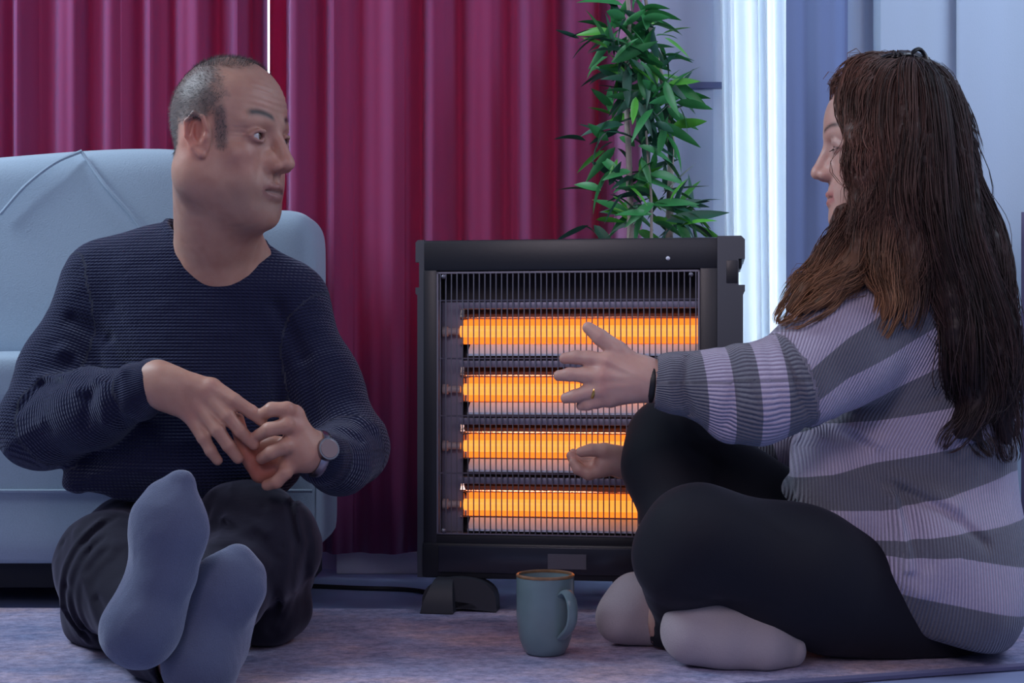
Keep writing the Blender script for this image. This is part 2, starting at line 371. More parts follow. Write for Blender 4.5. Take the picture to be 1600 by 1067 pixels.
# feet : arched plastic skids running front to back
m_foot = mat('heater_foot', (.030, .033, .045), .55)
def foot(x):
    t = .115; yf = -.055; yb = .165
    pts = [(yf, .009)]
    for k in range(9):
        a = math.pi*.5*k/8; pts.append((yf + .030*(1-math.cos(a))*.9 + .002, .009 + (ZB-.006)*math.sin(a)))
    for k in range(9):
        a = math.pi*.5*(1-k/8); pts.append((yb - .055*(1-math.cos(a))*.9 - .004, .009 + (ZB-.006)*math.sin(a)))
    pts.append((yb, .009)); pts.append((yb-.05, .009))
    for k in range(1, 8):
        a = math.pi*k/8; pts.append(((yf+yb)/2 + .06*math.cos(a), .009 + .022*math.sin(a)))
    pts.append((yf+.05, .009))
    bm = bmesh.new(); tp = lambda z: .020*(z/ZB)**1.5; a = [bm.verts.new((x-.006+tp(p[1]), p[0], p[1])) for p in pts]; b2 = [bm.verts.new((x+.05-tp(p[1])*.2, p[0], p[1])) for p in pts]; n = len(pts)
    bm.faces.new(a); bm.faces.new(b2[::-1])
    for i in range(n): bm.faces.new((a[i], b2[i], b2[(i+1) % n], a[(i+1) % n]))
    finish(bm, 'foot', m_foot, heater, True, .002)
    # flared end spreading sideways under the casing
    bm = bmesh.new(); cx = x+.055; pts = []
    for k in range(17):
        a = math.pi*k/16; pts.append((cx - .062*math.cos(a)*(1 if k != 8 else 1), .009 + (ZB-.004)*math.sin(a)**.55))
    for k in range(1, 8):
        a = math.pi*(8-k)/8; pts.append((cx + .012 - .020*math.cos(math.pi-a), .009 + .014*math.sin(a)))
    prism(bm, pts, -.028, .012); finish(bm, 'foot_flare', m_foot, heater, True, .0015)
foot(.018); foot(W-.13)
# cable
bm = bmesh.new()
cp = [at(470, 893, 2.62), at(560, 899, 2.59), at(640, 903, 2.57), at(700, 912, 2.50), at(760, 916, 2.44)]
for p in cp: p.z = .0045
tube(bm, smooth_path(cp, 8), .004, 8)
tag(finish(bm, 'power_cable', mat('cable_black', (.01, .01, .014), .5)), 'black power cable lying on the floor from sofa to heater', 'cable')

# ------------------------------------------------------------------ mug
MY = 1.99; mc = at(852, 1020, MY)
mug = thing('mug', 'grey green glazed mug with brown rim on the rug before the heater', 'mug', (mc.x, MY, .0085), math.radians(-56))
m_mug = mat('mug_glaze', (.15, .22, .245), .3, coat=.4, noise=(30, .15, .0))
m_rim = mat('mug_rim_glaze', (.22, .12, .06), .3, coat=.5, noise=(90, .5, .0))
H = .112; R = .0405
prof = [(.0, 0), (.024, 0), (.0275, .002), (.032, .010), (.0365, .022), (.0392, .038), (R, .055), (R, H-.006), (R-.0003, H-.004)]
prof2 = [(R-.0030, H-.006), (R-.003, .03), (.03, .010), (.001, .008)]
bm = bmesh.new(); lathe(bm, [(max(r, .0005), z) for r, z in prof] + [(R-.0008, H-.0025), (R-.0024, H-.0025)] + prof2, 64); finish(bm, 'cup', m_mug, mug)
bm = bmesh.new(); lathe(bm, [(R-.0033, H-.004), (R-.0033, H-.001), (R-.002, H), (R-.0008, H-.0002), (R+.0005, H-.0015), (R+.0006, H-.0035), (R+.0001, H-.0040)], 64)
bmesh.ops.delete(bm, geom=[f for f in bm.faces if len(f.verts) > 10], context='FACES_ONLY'); finish(bm, 'rim', m_rim, mug)
bm = bmesh.new()
hp = smooth_path([(R-.003, 0, H-.026), (R+.010, 0, H-.020), (R+.021, 0, H-.030), (R+.024, 0, H-.050), (R+.017, 0, H-.068), (R-.002, 0, H-.084)], 8)
tube(bm, hp, [.0042]*len(hp), 10)
for v in bm.verts: v.co.y *= 2.0
finish(bm, 'handle', m_mug, mug)

# ------------------------------------------------------------------ potted bamboo
PY = 2.56; pc = at(1010, 800, PY)
plant = thing('bamboo_plant', 'potted bamboo plant with green leaves standing behind the heater', 'plant', (pc.x, PY, 0))
m_cane = mat('cane', (.33, .27, .24), .6, noise=(60, .3, .2))
m_leafA = mat('leaf_green', (.040, .25, .070), .45, noise=(25, .4, .1)); m_leafB = mat('leaf_dark', (.018, .095, .055), .5, noise=(25, .3, .1)); m_leafC = mat('leaf_bright', (.10, .42, .05), .4, noise=(25, .3, .1))
bm = bmesh.new(); lathe(bm, [(.001, 0), (.055, 0), (.060, .01), (.075, .13), (.079, .135), (.079, .15), (.072, .15), (.07, .12), (.001, .12)], 32); finish(bm, 'pot', mat('pot_dark', (.05, .05, .06), .6), plant)
def PL(px, py, dy=0):
    p = at(px, py, PY + dy); return Vector((p.x - pc.x, dy, p.z))
stems = [[(985, 640, 0), (985, 360, 0), (983, 260, 0), (979, 150, 0), (983, 20, 0), (968, -60, 0)], [(1040, 640, .04), (1047, 300, .04), (1048, 200, .04), (1040, 150, .03), (1020, 60, .02), (1005, -20, .0)],
         [(1010, 640, -.03), (1018, 350, -.03), (1012, 240, -.02), (1005, 120, 0), (1020, 40, .0)]]
for k, s in enumerate(stems):
    pts = smooth_path([PL(*p) for p in s], 6); pts[0].z = .12
    r = .0072 if k < 2 else .003
    bm = bmesh.new(); rr = []
    for i in range(len(pts)): rr.append(r * (1 - .6*i/len(pts)) * (1.18 if i % 5 == 0 else 1))
    tube(bm, pts, rr, 10); finish(bm, 'stem', m_cane, plant)
def leaf_mesh(m, L0=.082, w=.0092, bend=.25):
    bm = bmesh.new(); n = 7; rows = []
    for i in range(n+1):
        t = i/n; ww = w * (math.sin(math.pi*min(1, t**.75))**.8 if 0 < t < 1 else .04) 
        x = L0*t; z = -bend*L0*t*t
        rows.append([bm.verts.new((x, -ww, z+ww*.35)), bm.verts.new((x, 0, z)), bm.verts.new((x, ww, z+ww*.35))])
    for a, b in zip(rows, rows[1:]):
        for k in range(2): bm.faces.new((a[k], b[k], b[k+1], a[k+1]))
    me = bpy.data.meshes.new('leaf'); bm.to_mesh(me); bm.free(); me.materials.append(m)
    me.polygons.foreach_set('use_smooth', [True]*len(me.polygons)); return me
lm = [leaf_mesh(m_leafA), leaf_mesh(m_leafB, .07, .009, .4), leaf_mesh(m_leafC, .07, .0085, .1), leaf_mesh(m_leafB, .085, .008, .05), leaf_mesh(m_leafA, .06, .009, .5)]
nodes_px = []
rl = random.Random(21)
# (px, py, spread_px, count): leafy clusters as seen in the photograph
clusters = [(985, 25, 26, 14), (962, 55, 34, 18), (1020, 60, 30, 20), (985, 95, 34, 24), (1030, 110, 34, 26), (1000, 135, 30, 22), (1045, 150, 26, 16), (950, 100, 22, 10), (1015, 180, 26, 14),
            (960, 185, 20, 4), (1040, 200, 20, 6), (1005, 235, 26, 12), (960, 220, 24, 8), (985, 285, 30, 12), (950, 300, 20, 6), (1030, 320, 34, 22), (1010, 340, 34, 16), (1060, 335, 26, 14), (1080, 345, 20, 8), (925, 350, 16, 4), (1010, 270, 20, 8)]
fixed = [(975, 195, 180, .08, 1), (945, 235, 215, .07, 2), (915, 220, 160, .06, 1), (950, 75, 155, .055, 2), (1040, 345, 8, .10, 3), (1045, 335, -25, .09, 2), (1045, 130, 5, .06, 2), (1060, 165, -60, .05, 0), (955, 265, 235, .08, 0), (1030, 240, 80, .06, 0), (905, 60, 160, .04, 3), (925, 45, 200, .045, 3)]
def leaf(me, px, py, dy, ang, tilt, sc):
    o = bpy.data.objects.new('leaf', me); COL.objects.link(o); o.parent = plant
    o.location = PL(px, py, dy)
    d = Vector((math.cos(ang)*math.cos(tilt), math.sin(tilt), math.sin(ang)*math.cos(tilt)))
    o.rotation_euler = (d.to_track_quat('X', 'Z').to_matrix() @ Matrix.Rotation(rl.uniform(-1.3, 1.3), 3, 'X')).to_euler(); o.scale = (sc, sc, sc)
cnt = 0
for (px, py, s, n) in clusters:
    for k in range(n):
        if cnt >= 286: break
        a = rl.uniform(0, 2*math.pi); r = s*math.sqrt(rl.random())*.75
        x, y = px + r*math.cos(a), py + r*math.sin(a)
        ang = math.atan2(-(y-py), x-px) + rl.uniform(-.9, .9)
        if rl.random() < .35: ang = rl.uniform(-.9, .3) if rl.random() < .5 else math.pi - rl.uniform(-.9, .3)
        leaf(lm[rl.choice([0, 0, 0, 1, 1, 3, 3, 4, 2] if py < 240 else [0, 1, 4, 2, 3])], x, y, rl.uniform(-.05, .06), ang, rl.uniform(-.7, .7), rl.uniform(.65, 1.08)); cnt += 1
for (px, py, ang, ln, k) in fixed: leaf(lm[k], px, py, -.03, math.radians(ang), -.1, ln/.075)
# ------------------------------------------------------------------ smooth solid modelling for people and clothes
def arr(p): return np.array([p[0], p[1], p[2]], dtype=np.float64)
class Frame:
    """a local frame: columns of R are the local axes in world space"""
    def __init__(s, R, t, sc=1.0): s.R = np.array(R, dtype=np.float64); s.t = arr(t); s.s = sc
    def to_world(s, p): return s.R @ (arr(p) * s.s) + s.t
    def to_local(s, P): return (P - s.t) @ s.R / s.s
def frame(origin, fwd, up, sc=1.0):
    """local x = lateral (left of the person is +x when facing +y), y = forward, z = up"""
    f = Vector(fwd).normalized(); u = Vector(up); u = (u - f * u.dot(f)).normalized(); x = f.cross(u)
    return Frame([[x.x, f.x, u.x], [x.y, f.y, u.y], [x.z, f.z, u.z]], origin, sc)
def smin(a, b, k):
    if k <= 0: return np.minimum(a, b)
    h = np.maximum(k - np.abs(a - b), 0) / k
    return np.minimum(a, b) - h*h*k*.25
class Solid:
    def __init__(s, fr=None): s.ops = []; s.fr = fr
    def _add(s, fn, c, r, k, sub, tagid):
        s.ops.append((fn, arr(c), r, k, sub, tagid)); return s
    def cap(s, a, b, ra, rb=None, k=.01, sub=False, tag=0, fr=None):
        rb = ra if rb is None else rb; fr = fr or s.fr
        a, b = arr(a), arr(b)
        if fr is not None: a, b, ra, rb = fr.to_world(a), fr.to_world(b), ra*fr.s, rb*fr.s
        ba = b - a; L2 = max(float(ba @ ba), 1e-12)
        def fn(P):
            h = np.clip((P - a) @ ba / L2, 0, 1)
            return np.linalg.norm(P - a - h[:, None] * ba, axis=1) - (ra + (rb - ra) * h)
        return s._add(fn, (a+b)/2, math.sqrt(L2)/2 + max(ra, rb), k, sub, tag)
    def chain(s, pts, rs, k=.01, kin=None, sub=False, tag=0, fr=None):
        for i in range(len(pts)-1):
            s.cap(pts[i], pts[i+1], rs[i], rs[i+1], k if i == 0 else (k if kin is None else kin), sub, tag, fr)
        return s
    def ell(s, c, r, k=.01, R=None, sub=False, tag=0, fr=None):
        fr = fr or s.fr; c = arr(c); r = arr(r) if hasattr(r, '__len__') else np.array([r, r, r], float); M = np.eye(3) if R is None else np.array(R, float)
        if fr is not None: c, r, M = fr.to_world(c), r*fr.s, fr.R @ M
        def fn(P):
            q = (P - c) @ M
            k0 = np.linalg.norm(q / r, axis=1); k1 = np.linalg.norm(q / (r*r), axis=1) + 1e-9
            return k0 * (k0 - 1) / k1
        return s._add(fn, c, float(r.max()), k, sub, tag)
    def cut(s, p, n, k=.004):
        """keep only what lies behind the plane through p with normal n"""
        p = arr(p); n = arr(n); n = n / np.linalg.norm(n)
        s.ops.append((lambda P: -((P - p) @ n), p, 1e9, k, True, -1)); return s
    def eval(s, P, c=None, R=None, want_tag=False):
        D = np.full(len(P), 1.0); T = np.zeros(len(P), int)
        for fn, bc, br, k, sub, tg in s.ops:
            if c is not None and br < 1e8 and np.linalg.norm(c - bc) - br > R + k + .02: continue
            d = fn(P)
            if sub: D = -smin(-D, d, k)
            else:
                if want_tag: T = np.where(d < D, tg, T)
                D = smin(D, d, k)
        return (D, T) if want_tag else D
    def mesh(s, h, disp=None, maxd=.012):
        """surface nets on a sparse set of blocks"""
        lo = np.min([o[1]-o[2] for o in s.ops if o[2] < 1e8 and not o[4]], axis=0) - .02; hi = np.max([o[1]+o[2] for o in s.ops if o[2] < 1e8 and not o[4]], axis=0) + .02
        n = 24; B = n*h; nb = np.ceil((hi-lo)/B).astype(int); half = B*math.sqrt(3)/2
        gx, gy, gz = np.meshgrid(*[np.arange(v) for v in nb], indexing='ij')
        bl = np.stack([gx.ravel(), gy.ravel(), gz.ravel()], 1); C = lo + (bl + .5) * B
        keep = np.zeros(len(C), bool)
        for fn, bc, br, k, sub, tg in s.ops:
            if sub or br > 1e8: continue
            near = np.linalg.norm(C-bc, axis=1) < br + half + .03
            idx = np.where(near & ~keep)[0]
            if len(idx): keep[idx[fn(C[idx]) < half + .03]] = True
        bl = bl[keep]
        ii = np.arange(n+1); X, Y, Z = np.meshgrid(ii, ii, ii, indexing='ij'); base = np.stack([X.ravel(), Y.ravel(), Z.ravel()], 1) * h
        tot = nb * n + 2; keys = []; pos = []; quads = []
        ST = np.array([tot[1]*tot[2], tot[2], 1], dtype=np.int64)
        for b in bl:
            c = lo + (b + .5)*B
            if abs(float(s.eval(c[None], c, half)[0])) > half*1.35 + .03: continue
            P = base + (lo + b*B); D = s.eval(P, c, half)
            if disp is not None:
                m = np.abs(D) < maxd + 2*h
                if m.any(): D[m] += disp(P[m])
            D = D.reshape(n+1, n+1, n+1)
            if D.min() > 0 or D.max() < 0: continue
            neg = D < 0; g0 = b*n
            # cell vertices
            s8 = [neg[i:n+i, j:n+j, k:n+k] for i in (0, 1) for j in (0, 1) for k in (0, 1)]
            cnt = sum(x.astype(int) for x in s8); act = (cnt > 0) & (cnt < 8); ci = np.argwhere(act)
            if len(ci) == 0: continue
            acc = np.zeros((len(ci), 3)); num = np.zeros(len(ci))
            for ax in range(3):
                o1, o2 = [a for a in range(3) if a != ax]
                for u in (0, 1):
                    for v in (0, 1):
                        p0 = ci.copy(); p0[:, o1] += u; p0[:, o2] += v; p1 = p0.copy(); p1[:, ax] += 1
                        d0 = D[p0[:, 0], p0[:, 1], p0[:, 2]]; d1 = D[p1[:, 0], p1[:, 1], p1[:, 2]]
                        sg = (d0 < 0) != (d1 < 0); t = np.where(sg, d0/np.where(sg, d0-d1, 1), 0)
                        q = p0.astype(float); q[:, ax] += t
                        acc += q * sg[:, None]; num += sg
            pos.append(lo + (acc/num[:, None] + g0) * h); keys.append(((ci + g0) * ST).sum(1))
            # quads from sign-changing edges; cells may belong to the neighbouring block
            for ax in range(3):
                o1, o2 = (ax+1) % 3, (ax+2) % 3
                sl0 = [slice(0, n)]*3; sl1 = [slice(0, n)]*3; sl1[ax] = slice(1, n+1)
                a0, a1 = neg[tuple(sl0)], neg[tuple(sl1)]; e = np.argwhere(a0 != a1)
                if len(e) == 0: continue
                inside = a0[e[:, 0], e[:, 1], e[:, 2]]; q = []
                for du, dv in ((0, 0), (-1, 0), (-1, -1), (0, -1)):
                    cc = e + g0; cc[:, o1] += du; cc[:, o2] += dv; q.append((cc*ST).sum(1))
                q = np.stack(q, 1); q[~inside] = q[~inside][:, ::-1]; quads.append(q)
        keys = np.concatenate(keys); pos = np.concatenate(pos); quads = np.concatenate(quads)
        o = np.argsort(keys); keys = keys[o]; pos = pos[o]
        idx = np.searchsorted(keys, quads); idx = np.minimum(idx, len(keys)-1); ok = (keys[idx] == quads).all(1); idx = idx[ok]
        pos[:, 2] = np.maximum(pos[:, 2], .0086)                   # rests flat on the rug
        return pos, idx[:, ::-1]
def np_mesh(name, V, Q, m, parent=None, attrs=None, colors=None):
    me = bpy.data.meshes.new(name); nv, nq = len(V), len(Q); k = Q.shape[1]
    me.vertices.add(nv); me.vertices.foreach_set('co', V.astype(np.float32).ravel())
    me.loops.add(nq*k); me.loops.foreach_set('vertex_index', Q.astype(np.int32).ravel())
    me.polygons.add(nq); me.polygons.foreach_set('loop_start', np.arange(0, nq*k, k, dtype=np.int32))
    me.update(calc_edges=True)
    for n_, a in (attrs or {}).items():
        at_ = me.attributes.new(n_, 'FLOAT', 'POINT'); at_.data.foreach_set('value', a.astype(np.float32))
    if colors is not None:
        ca = me.attributes.new('tone', 'FLOAT_COLOR', 'POINT'); c4 = np.ones((nv, 4), np.float32); c4[:, :3] = colors; ca.data.foreach_set('color', c4.ravel())
    return link(name, me, m, parent)
def wob(P, f, seed, n=5):
    """cheap smooth noise: a few warped sine waves"""
    r = np.random.default_rng(seed); out = np.zeros(len(P)); ph = r.uniform(0, 6.28, n)
    for i in range(n):
        d = r.normal(size=3); d /= np.linalg.norm(d); e = r.normal(size=3); e /= np.linalg.norm(e)
        out += np.sin(P @ d * f * r.uniform(.7, 1.5) + ph[i] + 1.2*np.sin(P @ e * f * .6 + ph[i]*2))
    return out / n
def folds(spec):
    """cloth folds: (polyline of world points, height, width); positive = ridge, negative = crease"""
    S = [([arr(p) for p in pl], amp, wd) for pl, amp, wd in spec]
    def fn(P):
        out = np.zeros(len(P))
        for pl, amp, wd in S:
            c = sum(pl)/len(pl); R = max(np.linalg.norm(p-c) for p in pl) + wd*3 + .03
            m = np.linalg.norm(P-c, axis=1) < R
            if not m.any(): continue
            Q = P[m]; dm = np.full(len(Q), 9.)
            for a, b in zip(pl, pl[1:]):
                ba = b-a; h = np.clip((Q-a) @ ba/max(ba @ ba, 1e-9), 0, 1); v = Q - a - h[:, None]*ba
                v = v * np.array([1, .10, 1])                      # folds reach along the line of depth
                dm = np.minimum(dm, np.linalg.norm(v, axis=1))
            out[m] -= amp*np.exp(-(dm/wd)**2)
        return out
    return fn

# ------------------------------------------------------------------ skin, cloth materials
def attr_color(m, name='tone'):
    nt, b = nodes(m); a = N(nt, 'ShaderNodeAttribute'); a.attribute_name = name; L(nt, a.outputs['Color'], b.inputs['Base Color']); return nt, b, a
def skin_mat(name):
    m = mat(name, (.5, .3, .2), .48, sss=.22); nt, b, a = attr_color(m)
    tc = N(nt, 'ShaderNodeTexCoord'); n = N(nt, 'ShaderNodeTexNoise', Scale=260.0, Detail=3.0); L(nt, tc.outputs['Object'], n.inputs['Vector'])
    n2 = N(nt, 'ShaderNodeTexNoise', Scale=35.0, Detail=4.0); L(nt, tc.outputs['Object'], n2.inputs['Vector'])
    mx = N(nt, 'ShaderNodeMixRGB'); mx.blend_type = 'MULTIPLY'; mx.inputs[0].default_value = .35
    rr = N(nt, 'ShaderNodeValToRGB'); rr.color_ramp.elements[0].position = .3; rr.color_ramp.elements[0].color = (.72, .5, .48, 1); rr.color_ramp.elements[1].position = .6; rr.color_ramp.elements[1].color = (1, 1, 1, 1)
    L(nt, n2.outputs['Fac'], rr.inputs[0]); L(nt, a.outputs['Color'], mx.inputs[1]); L(nt, rr.outputs[0], mx.inputs[2]); L(nt, mx.outputs[0], b.inputs['Base Color'])
    bu = N(nt, 'ShaderNodeBump', Strength=.22, Distance=.0008); L(nt, n.outputs['Fac'], bu.inputs['Height']); L(nt, bu.outputs[0], b.inputs['Normal'])
    return m
def knit_mat(name, color, kind='moss', scale=1.0):
    m = mat(name, color, .92, sheen=.3, tint=(.75, .8, 1.0), spec=.25); nt, b = nodes(m)
    a = N(nt, 'ShaderNodeAttribute'); a.attribute_name = 'rib'; a2 = N(nt, 'ShaderNodeAttribute'); a2.attribute_name = 'row'
    tc = N(nt, 'ShaderNodeTexCoord'); n = N(nt, 'ShaderNodeTexNoise', Scale=180.0, Detail=3.0); L(nt, tc.outputs['Object'], n.inputs['Vector'])
    # rows of little stitches: sin(row) * (1 + sin(rib))
    s1 = math_node(nt, 'SINE', math_node(nt, 'MULTIPLY', a2.outputs['Fac'], 2*math.pi/(.0062*scale)))
    s2 = math_node(nt, 'SINE', math_node(nt, 'MULTIPLY', a.outputs['Fac'], 2*math.pi/(.0075*scale)))
    hgt = math_node(nt, 'ADD', math_node(nt, 'MULTIPLY', s1, math_node(nt, 'MULTIPLY_ADD', s2, .5, .8)), math_node(nt, 'MULTIPLY', n.outputs['Fac'], 1.6))
    bu = N(nt, 'ShaderNodeBump', Strength=.75, Distance=.0016); L(nt, hgt, bu.inputs['Height']); L(nt, bu.outputs[0], b.inputs['Normal'])
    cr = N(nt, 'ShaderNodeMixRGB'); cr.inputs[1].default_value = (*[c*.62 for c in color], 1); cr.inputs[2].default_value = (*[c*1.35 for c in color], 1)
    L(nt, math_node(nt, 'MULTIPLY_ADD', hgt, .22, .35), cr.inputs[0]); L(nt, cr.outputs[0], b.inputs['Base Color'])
    return m
m_skin = skin_mat('skin')

def face(S, fr, male=True):
    """head, face, ears; local units metres, origin between the eyes' level and the ears"""
    q = dict(fr=fr)
    S.ell((0, .003 if male else -.002, .030), (.0735, .073 if male else .088, .079), .02, **q)
    ed = .021 if male else 0.0                                          # ears sit further forward on the man              # cranium
    S.ell((0, .026, .040), (.061, .054, .056), .03, **q)                # forehead
    S.ell((0, .030, -.030), (.055, .049, .062), .025, **q)              # mid face
    for x in (-1, 1):
        S.cap((x*.049, .002, -.052), (x*.020, .056, -.094), .020, .018, .040, **q)   # jaw
        S.cap((x*.056, -.004, -.01), (x*.049, .002, -.055), .016, .017, .04, **q)
        S.ell((x*.040, .052, -.026), (.019, .019, .017), .018, **q)     # cheek bones
        S.ell((x*.030, .056, -.058), (.018, .016, .022), .018, **q)     # cheeks
        S.cap((x*.044, .062, .018), (x*.012, .077, .018), .0085, .009, .014, **q)   # brow
    S.ell((0, .070, -.064), (.026, .015, .022), .014, **q)              # muzzle
    S.ell((0, .068, -.104), (.018, .016, .0145), .016, **q)             # chin
    for x in (-1, 1):
        S.ell((x*.032, .0865, .000), (.0165, .013, .0115), .010, sub=True, **q)      # sockets
        S.ell((x*.0315, .0655, -.001), (.0148, .0142, .0130), .004, **q)            # lid volume
        if male: S.ell((x*.0320, .0800, -.0012), (.0125, .0110, .0056), .0015, sub=True, **q)
        S.chain([(x*.018, .0745, -.003), (x*.026, .0800 if male else .0775, .0058), (x*.036, .0785 if male else .0765, .0058), (x*.045, .0705, -.001)], [.0022, .0026, .0026, .002], .0025 if male else .006, **q)   # upper lid
        S.chain([(x*.018, .0745, -.004), (x*.027, .0780, -.0080), (x*.037, .0765, -.0076), (x*.045, .0705, -.002)], [.0018, .0019, .0019, .0018], .003, **q)  # lower lid
    S.cap((0, .079, .012), (0, .0985, -.028), .0068, .0085, .010, **q)  # nose bridge
    S.ell((0, .1000, -.0345), (.0105, .0105, .0090), .006, **q)
    for x in (-1, 1):
        S.ell((x*.010, .079, -.032), (.0105, .012, .014), .008, **q)
        S.ell((x*.0115, .0895, -.038), (.0075, .0105, .0075), .005, **q)
        S.ell((x*.0060, .0965, -.0450), (.0032, .0050, .0030), .002, sub=True, **q)
    S.ell((0, .0835, -.053), (.0035, .004, .008), .005, sub=True, **q)  # philtrum
    S.chain([(-.024, .0705, -.0690), (-.012, .0815, -.0650), (0, .0850, -.0660), (.012, .0815, -.0650), (.024, .0705, -.0690)], [.0022, .0044, .0045, .0044, .0022], .003, **q)
    S.chain([(-.021, .0710, -.0740), (-.010, .0805, -.0780), (0, .0825, -.0785), (.010, .0805, -.0780), (.021, .0710, -.0740)], [.0022, .0048, .0056, .0048, .0022], .003, **q)
    S.chain([(-.023, .0770, -.0705), (-.010, .0870, -.0715), (0, .0895, -.0720), (.010, .0870, -.0715), (.023, .0770, -.0705)], [.0016, .0036 if male else .0014, .0046 if male else .0016, .0036 if male else .0014, .0014], .002, sub=True, **q)
    for x in ((-1, 1) if male else ()):                                 # ears (the woman's are under her hair)
        c = math.radians(14)*x
        S.ell((x*.0775, -0.0050+ed, -.006), (.0065, .0165, .0275), .006, R=[[math.cos(c), -math.sin(c), 0], [math.sin(c), math.cos(c), 0], [0, 0, 1]], **q)
        S.ell((x*.0845, -0.0030+ed, .000), (.0055, .0095, .0160), .003, sub=True, **q)
        S.chain([(x*.079, 0.0070+ed, .002), (x*.083, 0.0030+ed, .018), (x*.085, -0.0090+ed, .023), (x*.086, -0.0200+ed, .012), (x*.085, -0.0200+ed, -.006), (x*.082, -0.0110+ed, -.020), (x*.079, 0.0000+ed, -.030)], [.003, .0032, .0036, .0038, .0034, .004, .0055], .002, **q)
        S.chain([(x*.083, -0.0110+ed, .010), (x*.0835, -0.0120+ed, -.006), (x*.082, -0.0050+ed, -.017)], [.0022, .0026, .0024], .003, **q)
        S.ell((x*.0805, 0.0060+ed, -.008), (.003, .0035, .006), .003, **q)  # tragus
    return S

def paint_face(P, col, fr, lip, brow, brow_w=.0042, cheeks=(.62, .30, .24), male=True):
    q = fr.to_local(P); x, y, z = np.abs(q[:, 0]), q[:, 1], q[:, 2]
    def mixc(w_, c): col[:] = col*(1-w_[:, None]) + np.array(c)*w_[:, None]
    near = (np.abs(q) < .2).all(1)
    g = lambda cx, cy, cz, sx, sy, sz: np.exp(-(((x-cx)/sx)**2 + ((y-cy)/sy)**2 + ((z-cz)/sz)**2))*near
    mixc(.45*g(.042, .055, -.035, .022, .03, .022), cheeks); mixc(.45*g(0, .1, -.035, .016, .02, .014), cheeks)
    mixc((.75 if male else .3)*g(.084, .006 if male else -.015, -.002, .014, .028, .034), (.72, .22, .15))
    mixc(.45*g(.032, .078, -.004, .02, .02, .013), (.28, .15, .15))  # shading of the eye sockets, painted into the skin tone
    lz = (np.exp(-((z+.0652+.004*(x/.024)**2)/.0048)**2) + np.exp(-((z+.0785-.003*(x/.02)**2)/.0056)**2)) * (x < .0255) * (y > .064) * near
    mixc(np.clip(lz, 0, 1)*.8, lip)
    mixc((np.exp(-((z+.0712)/.0016)**2) * (x < .023) * (y > .07) * (y < .0865) * near)*.85, (.06, .02, .02))
    bz = .0235 + .006*np.sin(np.clip((x-.012)/.038, 0, 1)*math.pi*.8)
    bw = np.exp(-((z-bz)/brow_w)**2) * np.clip((x-.010)/.006, 0, 1) * np.clip((.052-x)/.008, 0, 1) * (y > .045) * near
    mixc(bw*.97, brow)
    return q
def eye(name, fr, x, gaze, parent, closed=False):
    c = fr.to_world((x*.0315, .0655, -.001)); bm = bmesh.new(); r = .0122*fr.s
    g = Vector(fr.R @ arr(gaze)).normalized()
    rot = g.to_track_quat('Z', 'Y').to_matrix().to_4x4()
    bmesh.ops.create_uvsphere(bm, u_segments=32, v_segments=24, radius=r, matrix=Matrix.Translation(Vector(c)) @ rot)
    me = bpy.data.meshes.new(name); 
    for f in bm.faces:
        d = (f.calc_center_median() - Vector(c)).normalized().dot(g); f.material_index = 2 if d > .965 else (1 if d > .86 else 0)
    bm.to_mesh(me); bm.free()
    return link(name, me, [mat('eye_white', (.62, .58, .58), .15, coat=.6), mat('iris_brown', (.09, .045, .025), .15, coat=.6), mat('pupil', (.004, .004, .004), .1, coat=.6)], parent)
# ------------------------------------------------------------------ the man
import time as _t; _T0 = _t.time()
YT = 2.20
man = thing('person', 'man in navy knit sweater and grey socks sitting with crossed ankles', 'person', tuple(at(300, 1000, YT)[:2]) + (0.008,), world=True)
MAN_HX, MAN_HY = 350, 219
yaw = math.radians(67)
hf = frame(at(MAN_HX, MAN_HY, 2.09), (math.sin(yaw), -math.cos(yaw), -.03), (-.02, 0, 1), 1.09)
B = Solid()
neck0 = arr(at(338, 275, 2.085)); neck1 = at(336, 430, 2.178)
B.cap(neck0, neck1, .0630, .060, .05)
face(B, hf)
B.cap(hf.to_world((0, .028, -.088)), at(345, 405, 2.150), .030, .030, .045)       # under the chin
B.cap(at(395, 385, 2.17), hf.to_world((.05, -.01, -.05)), .014, .018, .03)
B.cap(at(345, 436, 2.155), at(300, 475, 2.19), .028, .055, .04)
# trunk, arms and legs under the clothes
B.ell(at(300, 520, 2.21), (.125, .085, .16), .04); B.ell(at(300, 700, 2.20), (.13, .09, .12), .05); B.ell(at(300, 870, 2.25), (.14, .10, .09), .05)
B.cap(neck1, at(190, 440, 2.22), .045, .05, .04); B.cap(neck1, at(430, 450, 2.21), .045, .05, .04)
B.chain([at(172, 455, 2.21), at(65, 675, 2.13), at(150, 640, 2.05), at(240, 598, 1.975)], [.042, .036, .034, .026], .02)
B.chain([at(448, 480, 2.21), at(548, 705, 2.14), at(520, 715, 2.06), at(487, 705, 1.985)], [.042, .036, .032, .026], .02)
B.chain([at(200, 900, 2.22), at(175, 890, 2.03), at(180, 912, 1.99), at(258, 1002, 1.85), at(290, 1040, 1.78)], [.06, .05, .045, .032, .028], .02)
B.chain([at(400, 890, 2.22), at(412, 862, 2.03), at(340, 935, 1.90), at(255, 990, 1.77)], [.06, .05, .036, .028], .02)
B.chain([at(290, 1040, 1.78), at(310, 1045, 1.73), at(360, 915, 1.755)], [.024, .022, .015], .02); B.chain([at(255, 990, 1.77), at(225, 985, 1.69), at(262, 800, 1.70)], [.026, .024, .016], .02)
